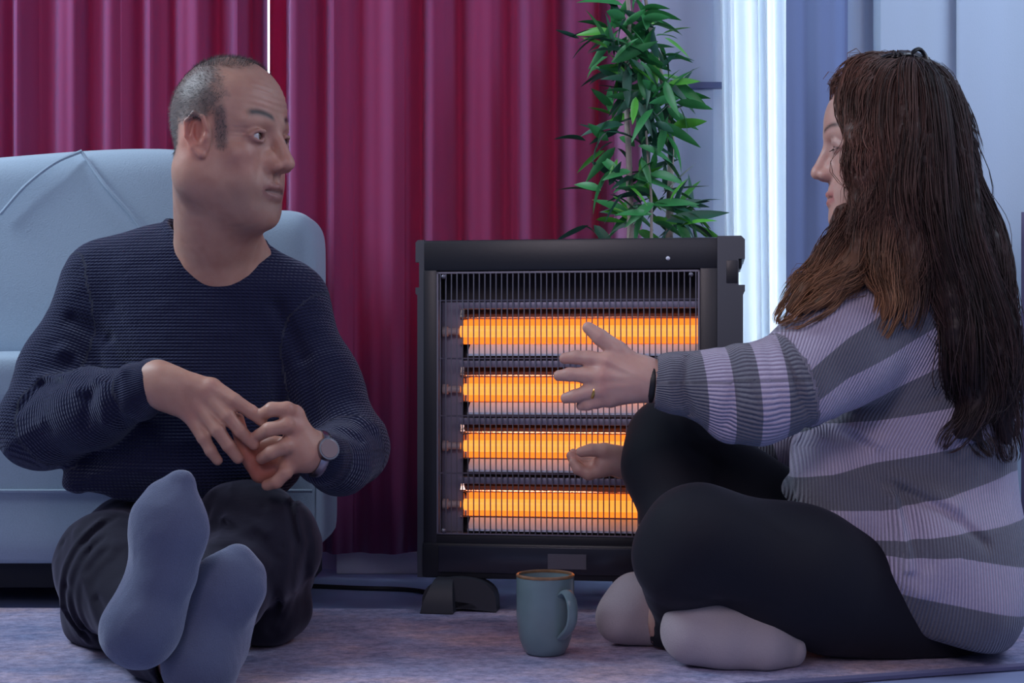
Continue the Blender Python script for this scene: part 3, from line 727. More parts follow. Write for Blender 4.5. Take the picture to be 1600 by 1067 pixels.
# right hand (image left): back of the hand and hanging fingers
HY = 1.965
def h(px, py, d=0): return at(px, py, HY + d)
B.chain([h(240, 594, .01), h(262, 605, 0)], [.0245, .026], .02)
for (a, b, c, d, ra, rb) in ((252, 590, 330, 606, .020, .0125), (256, 600, 322, 616, .020, .0125), (258, 612, 311, 632, .020, .0120), (262, 622, 300, 648, .018, .0115)):
    B.cap(h(a, b), h(c, d, -.006), ra, rb, .014)
fk = dict(k=.007, kin=.003)
B.chain([h(331, 605, -.008), h(366, 626, -.016), h(392, 643, -.014), h(409, 658, -.010)], [.0125, .0102, .0092, .0078], **fk)
B.chain([h(322, 614, -.008), h(356, 650, -.020), h(376, 674, -.018), h(397, 695, -.012)], [.0122, .0102, .0092, .0080], **fk)
B.chain([h(310, 632, -.008), h(340, 672, -.022), h(357, 696, -.020), h(372, 716, -.014)], [.0118, .0100, .0090, .0078], **fk)
B.chain([h(298, 650, -.006), h(318, 684, -.018), h(329, 704, -.018), h(340, 719, -.014)], [.0110, .0090, .0082, .0072], **fk)
B.chain([h(285, 600, .01), h(330, 622, .024), h(362, 650, .026)], [.017, .013, .010], **fk)        # thumb behind the palm
# left hand (image right): palm turned in, curled fingers
B.chain([h(489, 705, .02), h(468, 700, .004)], [.025, .025], .02)
for (c, d, e) in ((462, 652, -.004), (462, 672, -.008), (460, 694, -.006), (454, 722, 0)):
    B.cap(h(478, 706, .006), h(c, d, e), .021, .0135, .013)
B.ell(h(430, 712, .018), (.030, .012, .028), .012)                                                # cupped palm
B.chain([h(459, 646, -.006), h(448, 640, -.020), h(424, 640, -.022), h(409, 648, -.012)], [.0125, .0112, .0100, .0086], **fk)
B.chain([h(461, 669, -.010), h(448, 665, -.026), h(420, 671, -.026), h(404, 680, -.014)], [.0122, .0110, .0098, .0086], **fk)
B.chain([h(459, 694, -.008), h(446, 697, -.024), h(424, 707, -.024), h(409, 716, -.012)], [.0120, .0106, .0095, .0084], **fk)
B.chain([h(452, 724, -.002), h(446, 738, -.014), h(432, 753, -.014), h(417, 758, -.006)], [.0118, .0098, .0088, .0078], **fk)
B.chain([h(452, 722, .012), h(408, 738, .018), h(384, 706, .010), h(374, 672, .002), h(372, 655, .0)], [.017, .015, .0125, .0105, .0085], **fk)   # thumb
def man_disp(P):
    q = hf.to_local(P); x, y, z = np.abs(q[:, 0]), q[:, 1], q[:, 2]
    wr = np.exp(-((z-.050)/.020)**2)*np.clip((y-.035)/.02, 0, 1)*np.exp(-(x/.050)**4)
    d = .0007*wr*np.sin(z*2*math.pi/.0085 + 2.2*np.cos(x*60))
    d += .0010*np.exp(-((x-.031)/.006)**2 - ((z+.052)/.016)**2)*(y > .04)       # smile line
    d += .0006*np.exp(-((x-.052)/.008)**2)*np.exp(-((z-.0)/.012)**2)*np.sin((z)*2*math.pi/.006)*(y > .03)
    knk = 0
    return d + .0004*wob(P, 260, 5)
V, Q = B.mesh(.0022, man_disp, .004)
print('man body', len(V), _t.time()-_T0)
def man_color(P):
    col = np.tile(np.array([.56, .305, .225]), (len(P), 1))
    q = paint_face(P, col, hf, (.42, .17, .15), (.012, .008, .008), .0042)
    x, y, z = np.abs(q[:, 0]), q[:, 1], q[:, 2]
    near = (np.abs(q) < .17).all(1)
    n = wob(P, 900, 3)*.5 + wob(P, 300, 4)*.5
    # cropped hair: back and sides, receding from the forehead
    line = .068 + .020*np.exp(-(x/.022)**2) - 1.2*np.clip(x-.05, 0, 1)
    hair = np.clip((z - (.010 + np.clip(y-.02, 0, .1)*1.0))/.012 + n*.5, 0, 1) * np.clip((.053 - .45*np.clip(z-.05, 0, 1) - y)/.024 + n*.7, 0, 1)
    back = np.clip((-.016 - y)/.012, 0, 1)*np.clip((z+.036)/.024 + n*.4, 0, 1)
    side = .8*np.clip((.049-y)/.006 + n*.4, 0, 1)*np.clip((y-.029)/.006, 0, 1)*np.clip((z+.024)/.006 + n*.3, 0, 1)*np.clip((.05-z)/.02, 0, 1)*(x > .055)
    hw = np.clip(np.maximum(np.maximum(hair, back), side), 0, 1)*near
    top = np.clip((z-.095)/.02, 0, 1)
    hw = np.maximum(hw, .5*np.clip((z-.078)/.012, 0, 1)*np.clip((.066-y)/.02 + n*.6, 0, 1)*near)*.95
    hc = np.array([.10, .085, .085])*(1 + .5*n[:, None])
    col = col*(1-.85*hw[:, None]) + hc*.85*hw[:, None]
    beard = np.exp(-(((z+.085)/.030)**2))*np.clip((y-.012)/.045, 0, 1)*np.clip((.082-x)/.02, 0, 1)*near*np.clip((-.035-z)/.02, 0, 1)
    col = col*(1-.42*beard[:, None]) + np.array([.12, .10, .10])*.42*beard[:, None]
    # reddish palm of the cupped hand, knuckles
    def blob(p, s, c, a):
        nonlocal col
        w_ = a*np.exp(-(np.linalg.norm(P-arr(p), axis=1)/s)**2); col = col*(1-w_[:, None]) + np.array(c)*w_[:, None]
    for p in ((408, 735), (384, 700), (374, 665), (430, 715)): blob(h(*p, .012), .024, (.50, .12, .07), .85)
    for p in ((333, 604), (322, 616), (311, 634), (299, 652), (462, 650), (462, 670)): blob(h(*p, -.015), .010, (.55, .24, .20), .5)
    # socks hide the feet; nothing painted there
    return col, hw
col, hwt = man_color(V)
np_mesh('body', V, Q, m_skin, man, colors=col)
for x in (-1, 1): eye('eye', hf, x, (-.30, 1, .06), man)
# short cropped hair strands following the skull
def short_hair(P, Wt, fr, n, parent, m):
    idx = np.where(Wt > .40)[0]; r = np.random.default_rng(5); idx = r.choice(idx, n); vv = []; ff = []
    c = fr.to_world((0, -.01, .02)); k = 0
    for i in idx:
        p = P[i]; d = p - c; d /= np.linalg.norm(d)
        q = fr.to_local(p[None])[0]
        flow = fr.R @ np.array([0, .5 if q[2] > .07 else -.3, -.8 if q[2] < .09 else .15]) + r.normal(size=3)*.35
        flow -= d*flow.dot(d)*.6; ln = r.uniform(.004, .008)*(1.5 if q[2] > .09 else 1)
        s = np.cross(d, flow); s = s/np.linalg.norm(s)*.00028
        tip = p + d*ln*.55 + flow*ln*.8
        vv += [p - s - d*.001, p + s - d*.001, tip]; ff.append((k, k+1, k+2)); k += 3
    return np_mesh('hair', np.array(vv), np.array(ff), m, parent)
m_mh = mat('cropped_hair', (.10, .085, .085), .6)
short_hair(V, hwt, hf, 15000, man, m_mh)

# sweater
SW = Solid()
SW.ell(at(300, 505, 2.21), (.158, .115, .15), .05, tag=1)
SW.ell(at(300, 640, 2.19), (.155, .128, .15), .06, tag=1)
SW.ell(at(300, 730, 2.19), (.168, .125, .075), .05, tag=1)
SW.cap(at(310, 412, 2.20), at(172, 436, 2.22), .050, .060, .06, tag=1); SW.cap(at(330, 418, 2.20), at(446, 468, 2.21), .050, .058, .06, tag=1)
SW.chain([at(162, 450, 2.21), at(98, 575, 2.17), at(66, 665, 2.12)], [.062, .058, .064], .035, tag=2)
SW.chain([at(66, 665, 2.12), at(140, 640, 2.06), at(212, 615, 1.995)], [.061, .055, .040], .02, tag=3)
SW.chain([at(212, 613, 1.995), at(240, 600, 1.98)], [.0385, .036], .008, tag=3)
SW.chain([at(450, 478, 2.21), at(505, 600, 2.18), at(548, 700, 2.13)], [.056, .052, .054], .035, tag=4)
SW.chain([at(548, 700, 2.13), at(530, 718, 2.07), at(503, 714, 2.01)], [.053, .048, .038], .02, tag=5)
SW.chain([at(503, 714, 2.01), at(492, 707, 1.995)], [.036, .034], .006, tag=5)
SW.cap(at(462, 695, 1.955), at(440, 688, 1.92), .031, .031, .003, sub=True); SW.cap(at(266, 608, 1.955), at(292, 616, 1.93), .031, .031, .003, sub=True)
# neck opening
hc_ = at(336, 400, 2.192); ring = []
for k in range(44):
    th = 2*math.pi*k/44; wx, wy = hc_.x + .0735*math.cos(th), hc_.y + .074*math.sin(th)
    zs = np.linspace(.70, .45, 400); PP = np.stack([np.full(400, wx), np.full(400, wy), zs], 1); DD = SW.eval(PP)
    i_ = int(np.argmax(DD < 0)); ring.append((wx, wy, zs[i_] - .002))
SW.cap(arr((hc_.x, hc_.y, .50)), arr((hc_.x, hc_.y, .80)), .0735, .0735, .006, sub=True, tag=1)
rp_ = ring + [ring[0]]
SW.chain(rp_, [.0058]*len(rp_), .004, tag=6)
SW.ell(at(128, 758, 2.12), (.022, .03, .026), .02, tag=1)
SW.ell(at(178, 778, 2.16), (.068, .08, .05), .04, tag=1)
SW.cut(at(300, 800, 2.1), (-.16, 0, -1), .012)
mf = folds([
 ([at(95, 548, 2.10), at(130, 575, 2.09), at(165, 590, 2.04), at(205, 578, 2.0)], .007, .010),
 ([at(60, 590, 2.08), at(100, 585, 2.06), at(130, 610, 2.03)], .006, .009),
 ([at(30, 640, 2.06), at(60, 600, 2.06), at(100, 600, 2.04)], -.006, .008),
 ([at(100, 560, 2.08), at(150, 620, 2.02)], -.006, .008),
 ([at(170, 600, 2.0), at(165, 660, 1.99)], .005, .008), ([at(190, 600, 1.98), at(188, 665, 1.98)], -.004, .007),
 ([at(150, 610, 2.0), at(135, 660, 2.0)], -.004, .008),
 ([at(15, 700, 2.08), at(70, 660, 2.05)], .005, .010),
 ([at(115, 500, 2.14), at(165, 530, 2.10), at(200, 600, 2.07)], -.009, .012),
 ([at(175, 480, 2.10), at(195, 560, 2.07), at(240, 690, 2.06)], -.004, .014),
 ([at(430, 480, 2.12), at(470, 560, 2.10), at(495, 650, 2.08)], -.009, .012),
 ([at(230, 700, 2.05), at(300, 690, 2.04), at(420, 650, 2.05)], .004, .014),
 ([at(140, 745, 2.07), at(200, 735, 2.06), at(280, 745, 2.05)], .006, .010), ([at(130, 775, 2.07), at(230, 765, 2.06)], -.006, .009),
 ([at(550, 640, 2.08), at(590, 670, 2.10)], .005, .009), ([at(520, 665, 2.02), at(560, 690, 2.05)], -.005, .008), ([at(500, 740, 2.0), at(560, 755, 2.07)], -.004, .008)])
def sw_disp(P): return mf(P) + .0022*wob(P, 42, 9) + .0008*wob(P, 150, 10)
V, Q = SW.mesh(.0034, sw_disp, .014)
_, T = SW.eval(V, want_tag=True)
def along(P, a, b):
    a, b = arr(a), arr(b); u = (b-a)/np.linalg.norm(b-a); t = (P-a) @ u; e1 = np.cross(u, [0, 0, 1.]); e1 /= np.linalg.norm(e1); e2 = np.cross(u, e1)
    return t, np.arctan2((P-a) @ e2, (P-a) @ e1)
row = V[:, 2].copy(); rib = V[:, 0].copy()
for tg, a, b, rr in ((2, at(162, 450, 2.21), at(66, 665, 2.12), .055), (3, at(66, 665, 2.12), at(240, 600, 1.98), .05), (4, at(450, 478, 2.21), at(548, 700, 2.13), .05), (5, at(548, 700, 2.13), at(492, 707, 1.99), .045)):
    t, an = along(V, a, b); m_ = T == tg; row[m_] = t[m_]; rib[m_] = (an*rr)[m_]
    if tg in (3, 5):                                    # ribbed cuffs run along the arm
        Ln = np.linalg.norm(arr(b)-arr(a)); c_ = m_ & (t > Ln-.035); row[c_] = (an*rr)[c_]*1.2; rib[c_] = 0
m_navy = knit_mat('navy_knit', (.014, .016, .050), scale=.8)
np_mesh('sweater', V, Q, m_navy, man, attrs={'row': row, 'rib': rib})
print('man sweater', len(V), _t.time()-_T0)

# trousers
TR = Solid()
TR.ell(at(295, 855, 2.22), (.165, .13, .105), .04)
TR.chain([at(205, 890, 2.20), at(172, 885, 2.03)], [.098, .076], .03); TR.cap(at(172, 885, 2.03), at(178, 905, 1.985), .074, .070, .02)
TR.cap(at(150, 965, 2.08), at(190, 965, 2.02), .048, .05, .04); TR.cap(at(440, 950, 2.08), at(415, 965, 2.04), .045, .045, .04)
TR.chain([at(395, 880, 2.20), at(412, 855, 2.02)], [.098, .078], .03)
TR.chain([at(178, 905, 1.985), at(255, 1000, 1.85), at(285, 1035, 1.795)], [.068, .052, .042], .025)
TR.chain([at(412, 855, 2.02), at(340, 930, 1.90), at(262, 985, 1.785)], [.072, .056, .042], .025)
TR.ell(at(375, 790, 2.06), (.055, .05, .035), .04)
TR.cap(at(285, 1035, 1.78), at(290, 1045, 1.74), .034, .034, .002, sub=True)
TR.cut((0, 0, .0095), (0, 0, -1), .004)
pf = [([at(x0, y0, Y0), at(x1, y1, Y1), at(x2, y2, Y2)], a, wd) for x0, y0, Y0, x1, y1, Y1, x2, y2, Y2, a, wd in (
 (105, 850, 2.0, 120, 910, 1.97, 160, 990, 1.98, -.006, .007), (120, 830, 1.98, 145, 900, 1.94, 185, 985, 1.94, .006, .008), (140, 850, 1.95, 165, 930, 1.92, 200, 960, 1.92, -.005, .006),
 (100, 880, 2.0, 112, 940, 1.98, 140, 1000, 2.0, .005, .007), (180, 850, 1.93, 200, 850, 1.93, 215, 900, 1.92, .004, .010),
 (320, 770, 1.98, 350, 762, 1.97, 390, 768, 1.96, .005, .006), (320, 785, 1.96, 360, 776, 1.95, 410, 795, 1.95, -.006, .006), (325, 805, 1.95, 370, 800, 1.93, 420, 830, 1.94, .006, .008),
 (330, 825, 1.93, 380, 822, 1.92, 430, 870, 1.94, -.005, .007), (330, 845, 1.92, 370, 840, 1.92, 420, 880, 1.93, .005, .007), (430, 800, 1.98, 460, 870, 1.97, 440, 960, 1.98, .006, .010), (450, 790, 2.0, 478, 860, 2.0, 470, 940, 2.0, -.006, .010),
 (420, 900, 1.93, 430, 950, 1.94, 420, 1000, 1.96, -.004, .008))]
for k in range(8):                                    # curved drag lines over the splayed thigh
    r_ = 58 + 9*k; pf.append(([at(225 - r_*math.cos(math.radians(q)), 925 - r_*1.15*math.sin(math.radians(q)), 1.97) for q in range(-35 + 4*(k % 3), 62 - 5*(k % 2), 12)], (.0052 if k % 2 else -.0048), .0042))
for k in range(7):                                    # creases bunched over the other knee
    pf.append(([at(318 + 4*(k % 2), 772 + 15*k, 1.96), at(350, 766 + 14*k, 1.95), at(392 + 6*(k % 3), 775 + 17*k, 1.95)], (.0050 if k % 2 else -.0046), .0042))
for k in range(5):
    pf.append(([at(432 + 9*k, 790, 1.98), at(446 + 9*k, 850, 1.97), at(440 + 7*k, 930, 1.98), at(420 + 5*k, 985, 1.99)], (.004 if k % 2 else -.004), .005))
tf = folds(pf)
V, Q = TR.mesh(.0034, lambda P: tf(P) + .003*wob(P, 55, 21) + .001*wob(P, 160, 22), .014)
m_trou = mat('charcoal_trousers', (.019, .017, .029), .85, sheen=.2, spec=.15, tint=(.8, .75, 1), noise=(500, .2, .1))
np_mesh('trousers', V, Q, m_trou, man)

# socks : soles face the camera
def sock(heel, toe, fr_side, ankle_dir, cuff, parent, m, seed, s=1.0):
    """heel, toe: centres in the sole plane; fr_side +1 when the big toe side is at image left"""
    h_ = Vector(heel); t_ = Vector(toe); u = (t_-h_).normalized(); Ln = (t_-h_).length
    wn = Vector((0, -1, 0)); wn = (wn - u*wn.dot(u)).normalized(); v = wn.cross(u)     # v to image right-ish
    if v.x < 0: v = -v
    P = lambda a, b, c=0: h_ + u*a*Ln + v*b + wn*c
    S = Solid(); b = -fr_side
    S.ell(P(.03, 0), .0365*s, .02)
    R_ = np.array([[u.x, v.x, wn.x], [u.y, v.y, wn.y], [u.z, v.z, wn.z]])
    S.cap(P(.06, .006*b*-1, .0), P(.42, b*-.012, -.010), .034*s, .032*s, .025)
    S.cap(P(.42, b*-.012, -.008), P(.66, b*-.006, -.004), .032*s, .034*s, .025)
    S.ell(P(.66, b*-.005, -.004), (.042*s, .0445*s, .025), .02, R=R_)
    S.ell(P(.70, b*-.012, 0), (.034*s, .032*s, .026), .02, R=R_)
    S.chain([P(.80, b*-.006, -.004), P(.97, b*-.004, -.010)], [.026*s, .0175*s], .018)
    S.chain([P(.76, b*.016, -.006), P(.86, b*.014, -.012)], [.023*s, .017*s], .018)
    S.cap(P(.10, 0, -.02), P(.50, 0, -.045), .032, .030, .03); S.cap(P(.5, 0, -.045), P(.78, 0, -.02), .028, .024, .03)
    an = P(.20, 0, -.055); S.cap(P(.05, 0, -.01), an, .034, .036, .03); S.cap(an, cuff, .036, .036, .02)
    S.cut(cuff, Vector(cuff)-Vector(an), .004); S.cut((0, 0, .0088), (0, 0, -1), .003)
    V, Q = S.mesh(.0028, lambda X: .0010*wob(X, 70, seed) + .0004*wob(X, 300, seed+1), .004)
    return np_mesh('sock', V, Q, m, parent)
m_sock = mat('grey_sock', (.105, .12, .20), .95, sheen=.7, tint=(.8, .85, 1), noise=(700, .22, .5))
sock(at(212, 996, 1.655), at(276, 748, 1.675), 1, None, at(262, 990, 1.775), man, m_sock, 31)
sock(at(310, 1049, 1.700), at(378, 868, 1.725), -1, None, at(300, 1062, 1.80), man, m_sock, 41, .97)

# wrist watch
wa = at(487, 705, 1.985); wb = at(503, 713, 2.005); ax = (Vector(wb)-Vector(wa)).normalized()
wt = Vector(at(497, 709, 1.985))
def torus(name, c, axis, R0, r, m, parent, seg=40, flat=1.0):
    e1 = axis.orthogonal().normalized(); e2 = axis.cross(e1)
    bm = bmesh.new(); tube(bm, [c + (e1*math.cos(a)+e2*math.sin(a))*R0 for a in [2*math.pi*k/seg for k in range(seg)]], r, 8, closed=True)
    for v in bm.verts:
        d = (v.co-c).dot(axis); v.co += axis*d*(flat-1)
    return finish(bm, name, m, parent)
m_steel = mat('watch_steel', (.35, .34, .38), .28, 1.0)
wax = Vector((.80, .45, -.25)).normalized()
torus('watch_strap', wt, wax, .0315, .0022, m_steel, man, 48, 3.0)
cf = wt + (Vector((.35, -.9, .3)) - wax*Vector((.35, -.9, .3)).dot(wax)).normalized()*.033
nrm = (cf-wt).normalized()
def disc(name, c, n_, R0, th, m, parent):
    bm = bmesh.new(); bmesh.ops.create_cone(bm, cap_ends=True, segments=32, radius1=R0, radius2=R0*.93, depth=th, matrix=Matrix.Translation(c) @ n_.to_track_quat('Z', 'Y').to_matrix().to_4x4()); return finish(bm, name, m, parent)
disc('watch_case', cf, nrm, .0165, .008, m_steel, man); disc('watch_dial', cf+nrm*.0042, nrm, .0135, .0012, mat('watch_dial', (.30, .22, .22), .2, coat=.8), man)
print('man done', _t.time()-_T0)
# ------------------------------------------------------------------ the woman
woman = thing('person', 'woman in striped knit sweater and black leggings warming her hands at the heater', 'person', tuple(at(1440, 1000, 2.05)[:2]) + (0.008,), world=True)
wf = frame(at(1387, 230, 2.0), (-1, .14, -.02), (.05, 0, 1), .97)
B = Solid(); WN = 1.0
B.cap(wf.to_world((0, -.032, -.05)), at(1400, 430, 2.04), .052, .055, .03)
face(B, wf, male=False)
B.cap(wf.to_world((0, .028, -.085)), at(1375, 385, 2.02), .026, .035, .04)
B.ell(at(1430, 560, 2.06), (.09, .11, .15), .04); B.ell(at(1450, 740, 2.06), (.09, .11, .13), .05); B.ell(at(1465, 900, 2.09), (.09, .12, .09), .05)
B.cap(at(1400, 440, 2.04), at(1410, 485, 1.95), .045, .045, .04); B.cap(at(1400, 440, 2.04), at(1400, 490, 2.16), .045, .045, .04)
B.chain([at(1405, 490, 1.95), at(1215, 625, 1.90), at(1110, 600, 1.91), at(1024, 596, 1.92)], [.042, .036, .032, .0245], .02)
B.chain([at(1400, 500, 2.16), at(1260, 680, 2.22), at(1090, 728, 2.235), at(1000, 727, 2.20)], [.042, .036, .030, .024], .02)
B.chain([at(1430, 930, 2.09), at(1240, 890, 1.95), at(1090, 845, 1.88), at(1062, 890, 1.92), at(1040, 985, 2.03)], [.06, .055, .048, .035, .027], .02)
B.chain([at(1450, 930, 2.14), at(1050, 695, 2.14), at(1070, 860, 2.03), at(1120, 995, 1.95)], [.065, .045, .034, .030], .02)
# left hand, back of the hand to the camera, fingers spread towards the heater
HYW = 1.92
def g(px, py, d=0): return at(px, py, HYW + d)
B.chain([g(1024, 596), g(1000, 592)], [.0255, .0245], .015)
for c, d, e, ra, rb in ((950, 566, -.002, .021, .0125), (944, 588, -.006, .021, .0125), (946, 608, -.004, .020, .012), (954, 624, .002, .018, .0110)):
    B.cap(g(1000, 592 + (d-595)*.45, .002), g(c, d, e), ra, rb, .013)
fk = dict(k=.007, kin=.003)
B.chain([g(948, 565, -.002), g(921, 560, .004), g(900, 558, .006), g(882, 560, .010)], [.0118, .0102, .0092, .0076], **fk)
B.chain([g(940, 588, -.006), g(912, 586, .000), g(890, 585, .002), g(873, 587, .006)], [.0118, .0102, .0092, .0076], **fk)
B.chain([g(944, 607, -.004), g(917, 613, .000), g(898, 619, .002), g(884, 622, .006)], [.0112, .0098, .0088, .0074], **fk)
B.chain([g(952, 622, .002), g(932, 628, .004), g(918, 632, .006), g(908, 634, .010)], [.0102, .0088, .0080, .0068], **fk)
B.chain([g(992, 578, .006), g(965, 548, .004), g(938, 527, .004), g(919, 512, .008)], [.019, .0135, .0110, .0084], **fk)
for a, b, c, d in ((998, 588, 950, 564), (1000, 594, 945, 586), (1000, 600, 948, 604)): B.cap(g(a, b, -.020), g(c, d, -.0125), .0028, .0032, .006)
# right hand, palm up behind the raised knee
HR = 2.20
def g2(px, py, d=0): return at(px, py, HR + d)
B.chain([g2(1000, 726), g2(972, 724)], [.024, .022], .015)
B.chain([g2(974, 724, -.01), g2(942, 726, -.014)], [.020, .016], .012); B.chain([g2(974, 722, .02), g2(942, 720, .02)], [.018, .015], .012)
B.chain([g2(942, 734, -.016), g2(920, 740, -.02), g2(904, 733, -.02), g2(896, 722, -.018)], [.0112, .0098, .0088, .0074], **fk)
B.chain([g2(942, 726, -.006), g2(918, 730, -.006), g2(900, 724, -.006), g2(892, 712, -.005)], [.0112, .0098, .0088, .0074], **fk)
B.chain([g2(942, 722, .008), g2(920, 724, .010), g2(903, 718, .010), g2(896, 708, .010)], [.0108, .0094, .0086, .0072], **fk)
B.chain([g2(944, 720, .022), g2(925, 720, .024), g2(912, 714, .024), g2(905, 706, .022)], [.0100, .0086, .0078, .0066], **fk)
B.chain([g2(972, 712, -.016), g2(945, 704, -.022), g2(924, 703, -.024), g2(908, 706, -.026)], [.0155, .0118, .0098, .0080], **fk)
def wdisp(P):
    q = wf.to_local(P); x, y, z = np.abs(q[:, 0]), q[:, 1], q[:, 2]
    d = .0008*np.exp(-((x-.033)/.006)**2 - ((z+.050)/.018)**2)*(y > .04)
    return d + .0003*wob(P, 240, 65)
V, Q = B.mesh(.0022, wdisp, .004)
col = np.tile(np.array([.58, .35, .29]), (len(V), 1))
paint_face(V, col, wf, (.50, .17, .16), (.05, .03, .025), .0030)
q = wf.to_local(V); x, y, z = np.abs(q[:, 0]), q[:, 1], q[:, 2]
w_ = np.clip(1-np.abs(z+.0015+.25*(x-.0315)**2/.012)/.0016, 0, 1)*(y > .062)*(x > .018)*(x < .046); col = col*(1-w_[:, None]) + .02*w_[:, None]
for p, c_, s_, a_ in ((g2(900, 725), (.62, .28, .22), .03, .5), (g(945, 566, -.02), (.62, .30, .26), .01, .5), (g(940, 588, -.02), (.62, .30, .26), .01, .5), (g(942, 608, -.02), (.62, .30, .26), .01, .5)):
    w_ = a_*np.exp(-(np.linalg.norm(V-arr(p), axis=1)/s_)**2); col = col*(1-w_[:, None]) + np.array(c_)*w_[:, None]
np_mesh('body', V, Q, m_skin, woman, colors=col)
for x in (-1, 1): eye('eye', wf, x, (0, 1, -.6), woman)
print('woman body', len(V), _t.time()-_T0)
# lashes
bm = bmesh.new()
for sx in (-1, 1):
    for k in range(16):
        u = k/15; p = wf.to_world((sx*(.021+.023*u), .0795-.008*max(0, u-.5)*2 - .0005, -.0022-.002*math.sin(math.pi*u))); d = wf.R @ np.array([sx*(.4*u-.1), .9, -.55]); e = p + d*.0065
        tube(bm, [p, (p+e)/2 + np.array([0, 0, -.0006]), e], [.0004, .0003, .0001], 4)
finish(bm, 'eyelashes', mat('lash_black', (.01, .008, .008), .6), woman)
torus('bracelet', Vector(g(1018, 596, 0)), Vector((1, 0, -.1)).normalized(), .0265, .0028, mat('strap_black', (.01, .01, .012), .5), woman, 40, 2.0)
torus('ring', Vector(g(927, 611, -.001)), Vector((.9, .05, -.25)).normalized(), .0106, .0012, mat('gold', (.75, .45, .12), .3, 1.0), woman, 24, 1.8)

# leggings
TR = Solid()
TR.ell(at(1455, 920, 2.09), (.105, .145, .100), .05)
TR.chain([at(1430, 940, 2.03), at(1240, 890, 1.93), at(1092, 842, 1.885)], [.088, .085, .070], .03)
TR.cap(at(1300, 940, 1.96), at(1470, 980, 2.0), .070, .046, .04)
TR.chain([at(1092, 842, 1.885), at(1066, 870, 1.90), at(1068, 915, 1.95), at(1058, 960, 2.0)], [.068, .062, .050, .036], .025)
TR.chain([at(1440, 930, 2.14), at(1240, 832, 2.15), at(1048, 690, 2.14)], [.092, .080, .062], .03)
TR.chain([at(1048, 690, 2.14), at(1040, 730, 2.11), at(1062, 830, 2.05), at(1110, 935, 1.98)], [.062, .060, .050, .042], .025)
TR.chain([at(1058, 960, 2.0), at(1044, 985, 2.03)], [.035, .031], .01)
TR.cap(at(1044, 985, 2.035), at(1030, 995, 2.06), .0285, .0285, .002, sub=True)
TR.cut((0, 0, .0095), (0, 0, -1), .004)
lf = folds([([at(1100, 770, 1.9), at(1180, 800, 1.9), at(1230, 830, 1.9)], .002, .008), ([at(1050, 910, 1.9), at(1120, 930, 1.9), at(1200, 935, 1.9)], -.003, .006), ([at(1075, 650, 2.0), at(1110, 690, 2.0), at(1180, 700, 2.0)], .004, .008),
            ([at(1060, 665, 2.0), at(1080, 700, 2.0), at(1150, 740, 2.0)], -.003, .007)])
V, Q = TR.mesh(.0042, lambda P: lf(P) + .0012*wob(P, 60, 71), .010)
m_leg = mat('black_leggings', (.0075, .0075, .014), .8, spec=.3, sheen=.07, tint=(.7, .7, 1), noise=(600, .2, .1))
np_mesh('leggings', V, Q, m_leg, woman)
# socks
m_ws = mat('cream_sock', (.38, .33, .36), .95, sheen=.3, noise=(500, .06, .5))
S = Solid()                                            # left image: toes point to the mug
S.ell(at(975, 962, 2.05), (.036, .036, .033), .02); S.chain([at(975, 962, 2.05), at(995, 940, 2.05), at(1020, 950, 2.05)], [.034, .038, .036], .02); S.chain([at(1020, 950, 2.05), at(1032, 968, 2.045)], [.034, .034], .01)
S.ell(at(962, 975, 2.04), (.020, .03, .019), .02)
S.cap(at(1000, 975, 2.05), at(1025, 980, 2.05), .028, .026, .02)
S.cut(at(1034, 965, 2.04), (.95, .1, -.35), .004); S.cut((0, 0, .0085), (0, 0, -1), .003)
V, Q = S.mesh(.003, lambda X: .0008*wob(X, 90, 81), .004); np_mesh('sock', V, Q, m_ws, woman)
S = Solid()                                            # right image: foot tucked under the thigh
S.ell(at(1082, 988, 1.905), (.038, .034, .036), .02); S.chain([at(1082, 988, 1.905), at(1130, 998, 1.90), at(1190, 1008, 1.90), at(1232, 1016, 1.91)], [.036, .038, .034, .024], .02)
S.chain([at(1082, 985, 1.91), at(1110, 955, 1.95)], [.034, .038], .02); S.cap(at(1100, 960, 1.93), at(1180, 975, 1.93), .035, .03, .03)
S.cut((0, 0, .0085), (0, 0, -1), .003)
V, Q = S.mesh(.003, lambda X: .0008*wob(X, 90, 83), .004); np_mesh('sock', V, Q, m_ws, woman)

# sweater
SW = Solid()
SW.ell(at(1440, 540, 2.06), (.128, .150, .150), .05, tag=1)
SW.ell(at(1438, 690, 2.06), (.130, .150, .150), .06, tag=1)
SW.ell(at(1455, 850, 2.06), (.128, .168, .140), .05, tag=1)
SW.cap(at(1430, 900, 2.04), at(1505, 960, 2.03), .10, .062, .05, tag=1)
SW.cap(at(1400, 455, 2.04), at(1405, 475, 1.97), .065, .062, .05, tag=1); SW.cap(at(1400, 450, 2.04), at(1400, 480, 2.15), .06, .058, .05, tag=1)
SW.chain([at(1400, 480, 1.97), at(1310, 545, 1.935), at(1250, 592, 1.915)], [.072, .074, .068], .035, tag=1)
SW.cap(at(1300, 740, 2.0), at(1330, 800, 1.98), .050, .055, .05, tag=1); SW.cap(at(1285, 760, 2.0), at(1270, 700, 2.02), .030, .030, .04, tag=1)
SW.chain([at(1250, 592, 1.915), at(1190, 612, 1.905), at(1130, 607, 1.91), at(1075, 600, 1.915), at(1052, 598, 1.918)], [.068, .064, .052, .0385, .039], .012, kin=.02, tag=2)
SW.cap(at(1170, 650, 1.91), at(1140, 664, 1.915), .034, .022, .03, tag=2)
SW.chain([at(1080, 600, 1.915), at(1046, 598, 1.918)], [.041, .0395], .004, tag=3)
SW.chain([at(1400, 490, 2.15), at(1275, 650, 2.20), at(1200, 705, 2.22), at(1060, 728, 2.23)], [.062, .060, .050, .036], .03, tag=4)
SW.cap(at(1016, 596, 1.92), at(985, 594, 1.92), .033, .036, .004, sub=True)
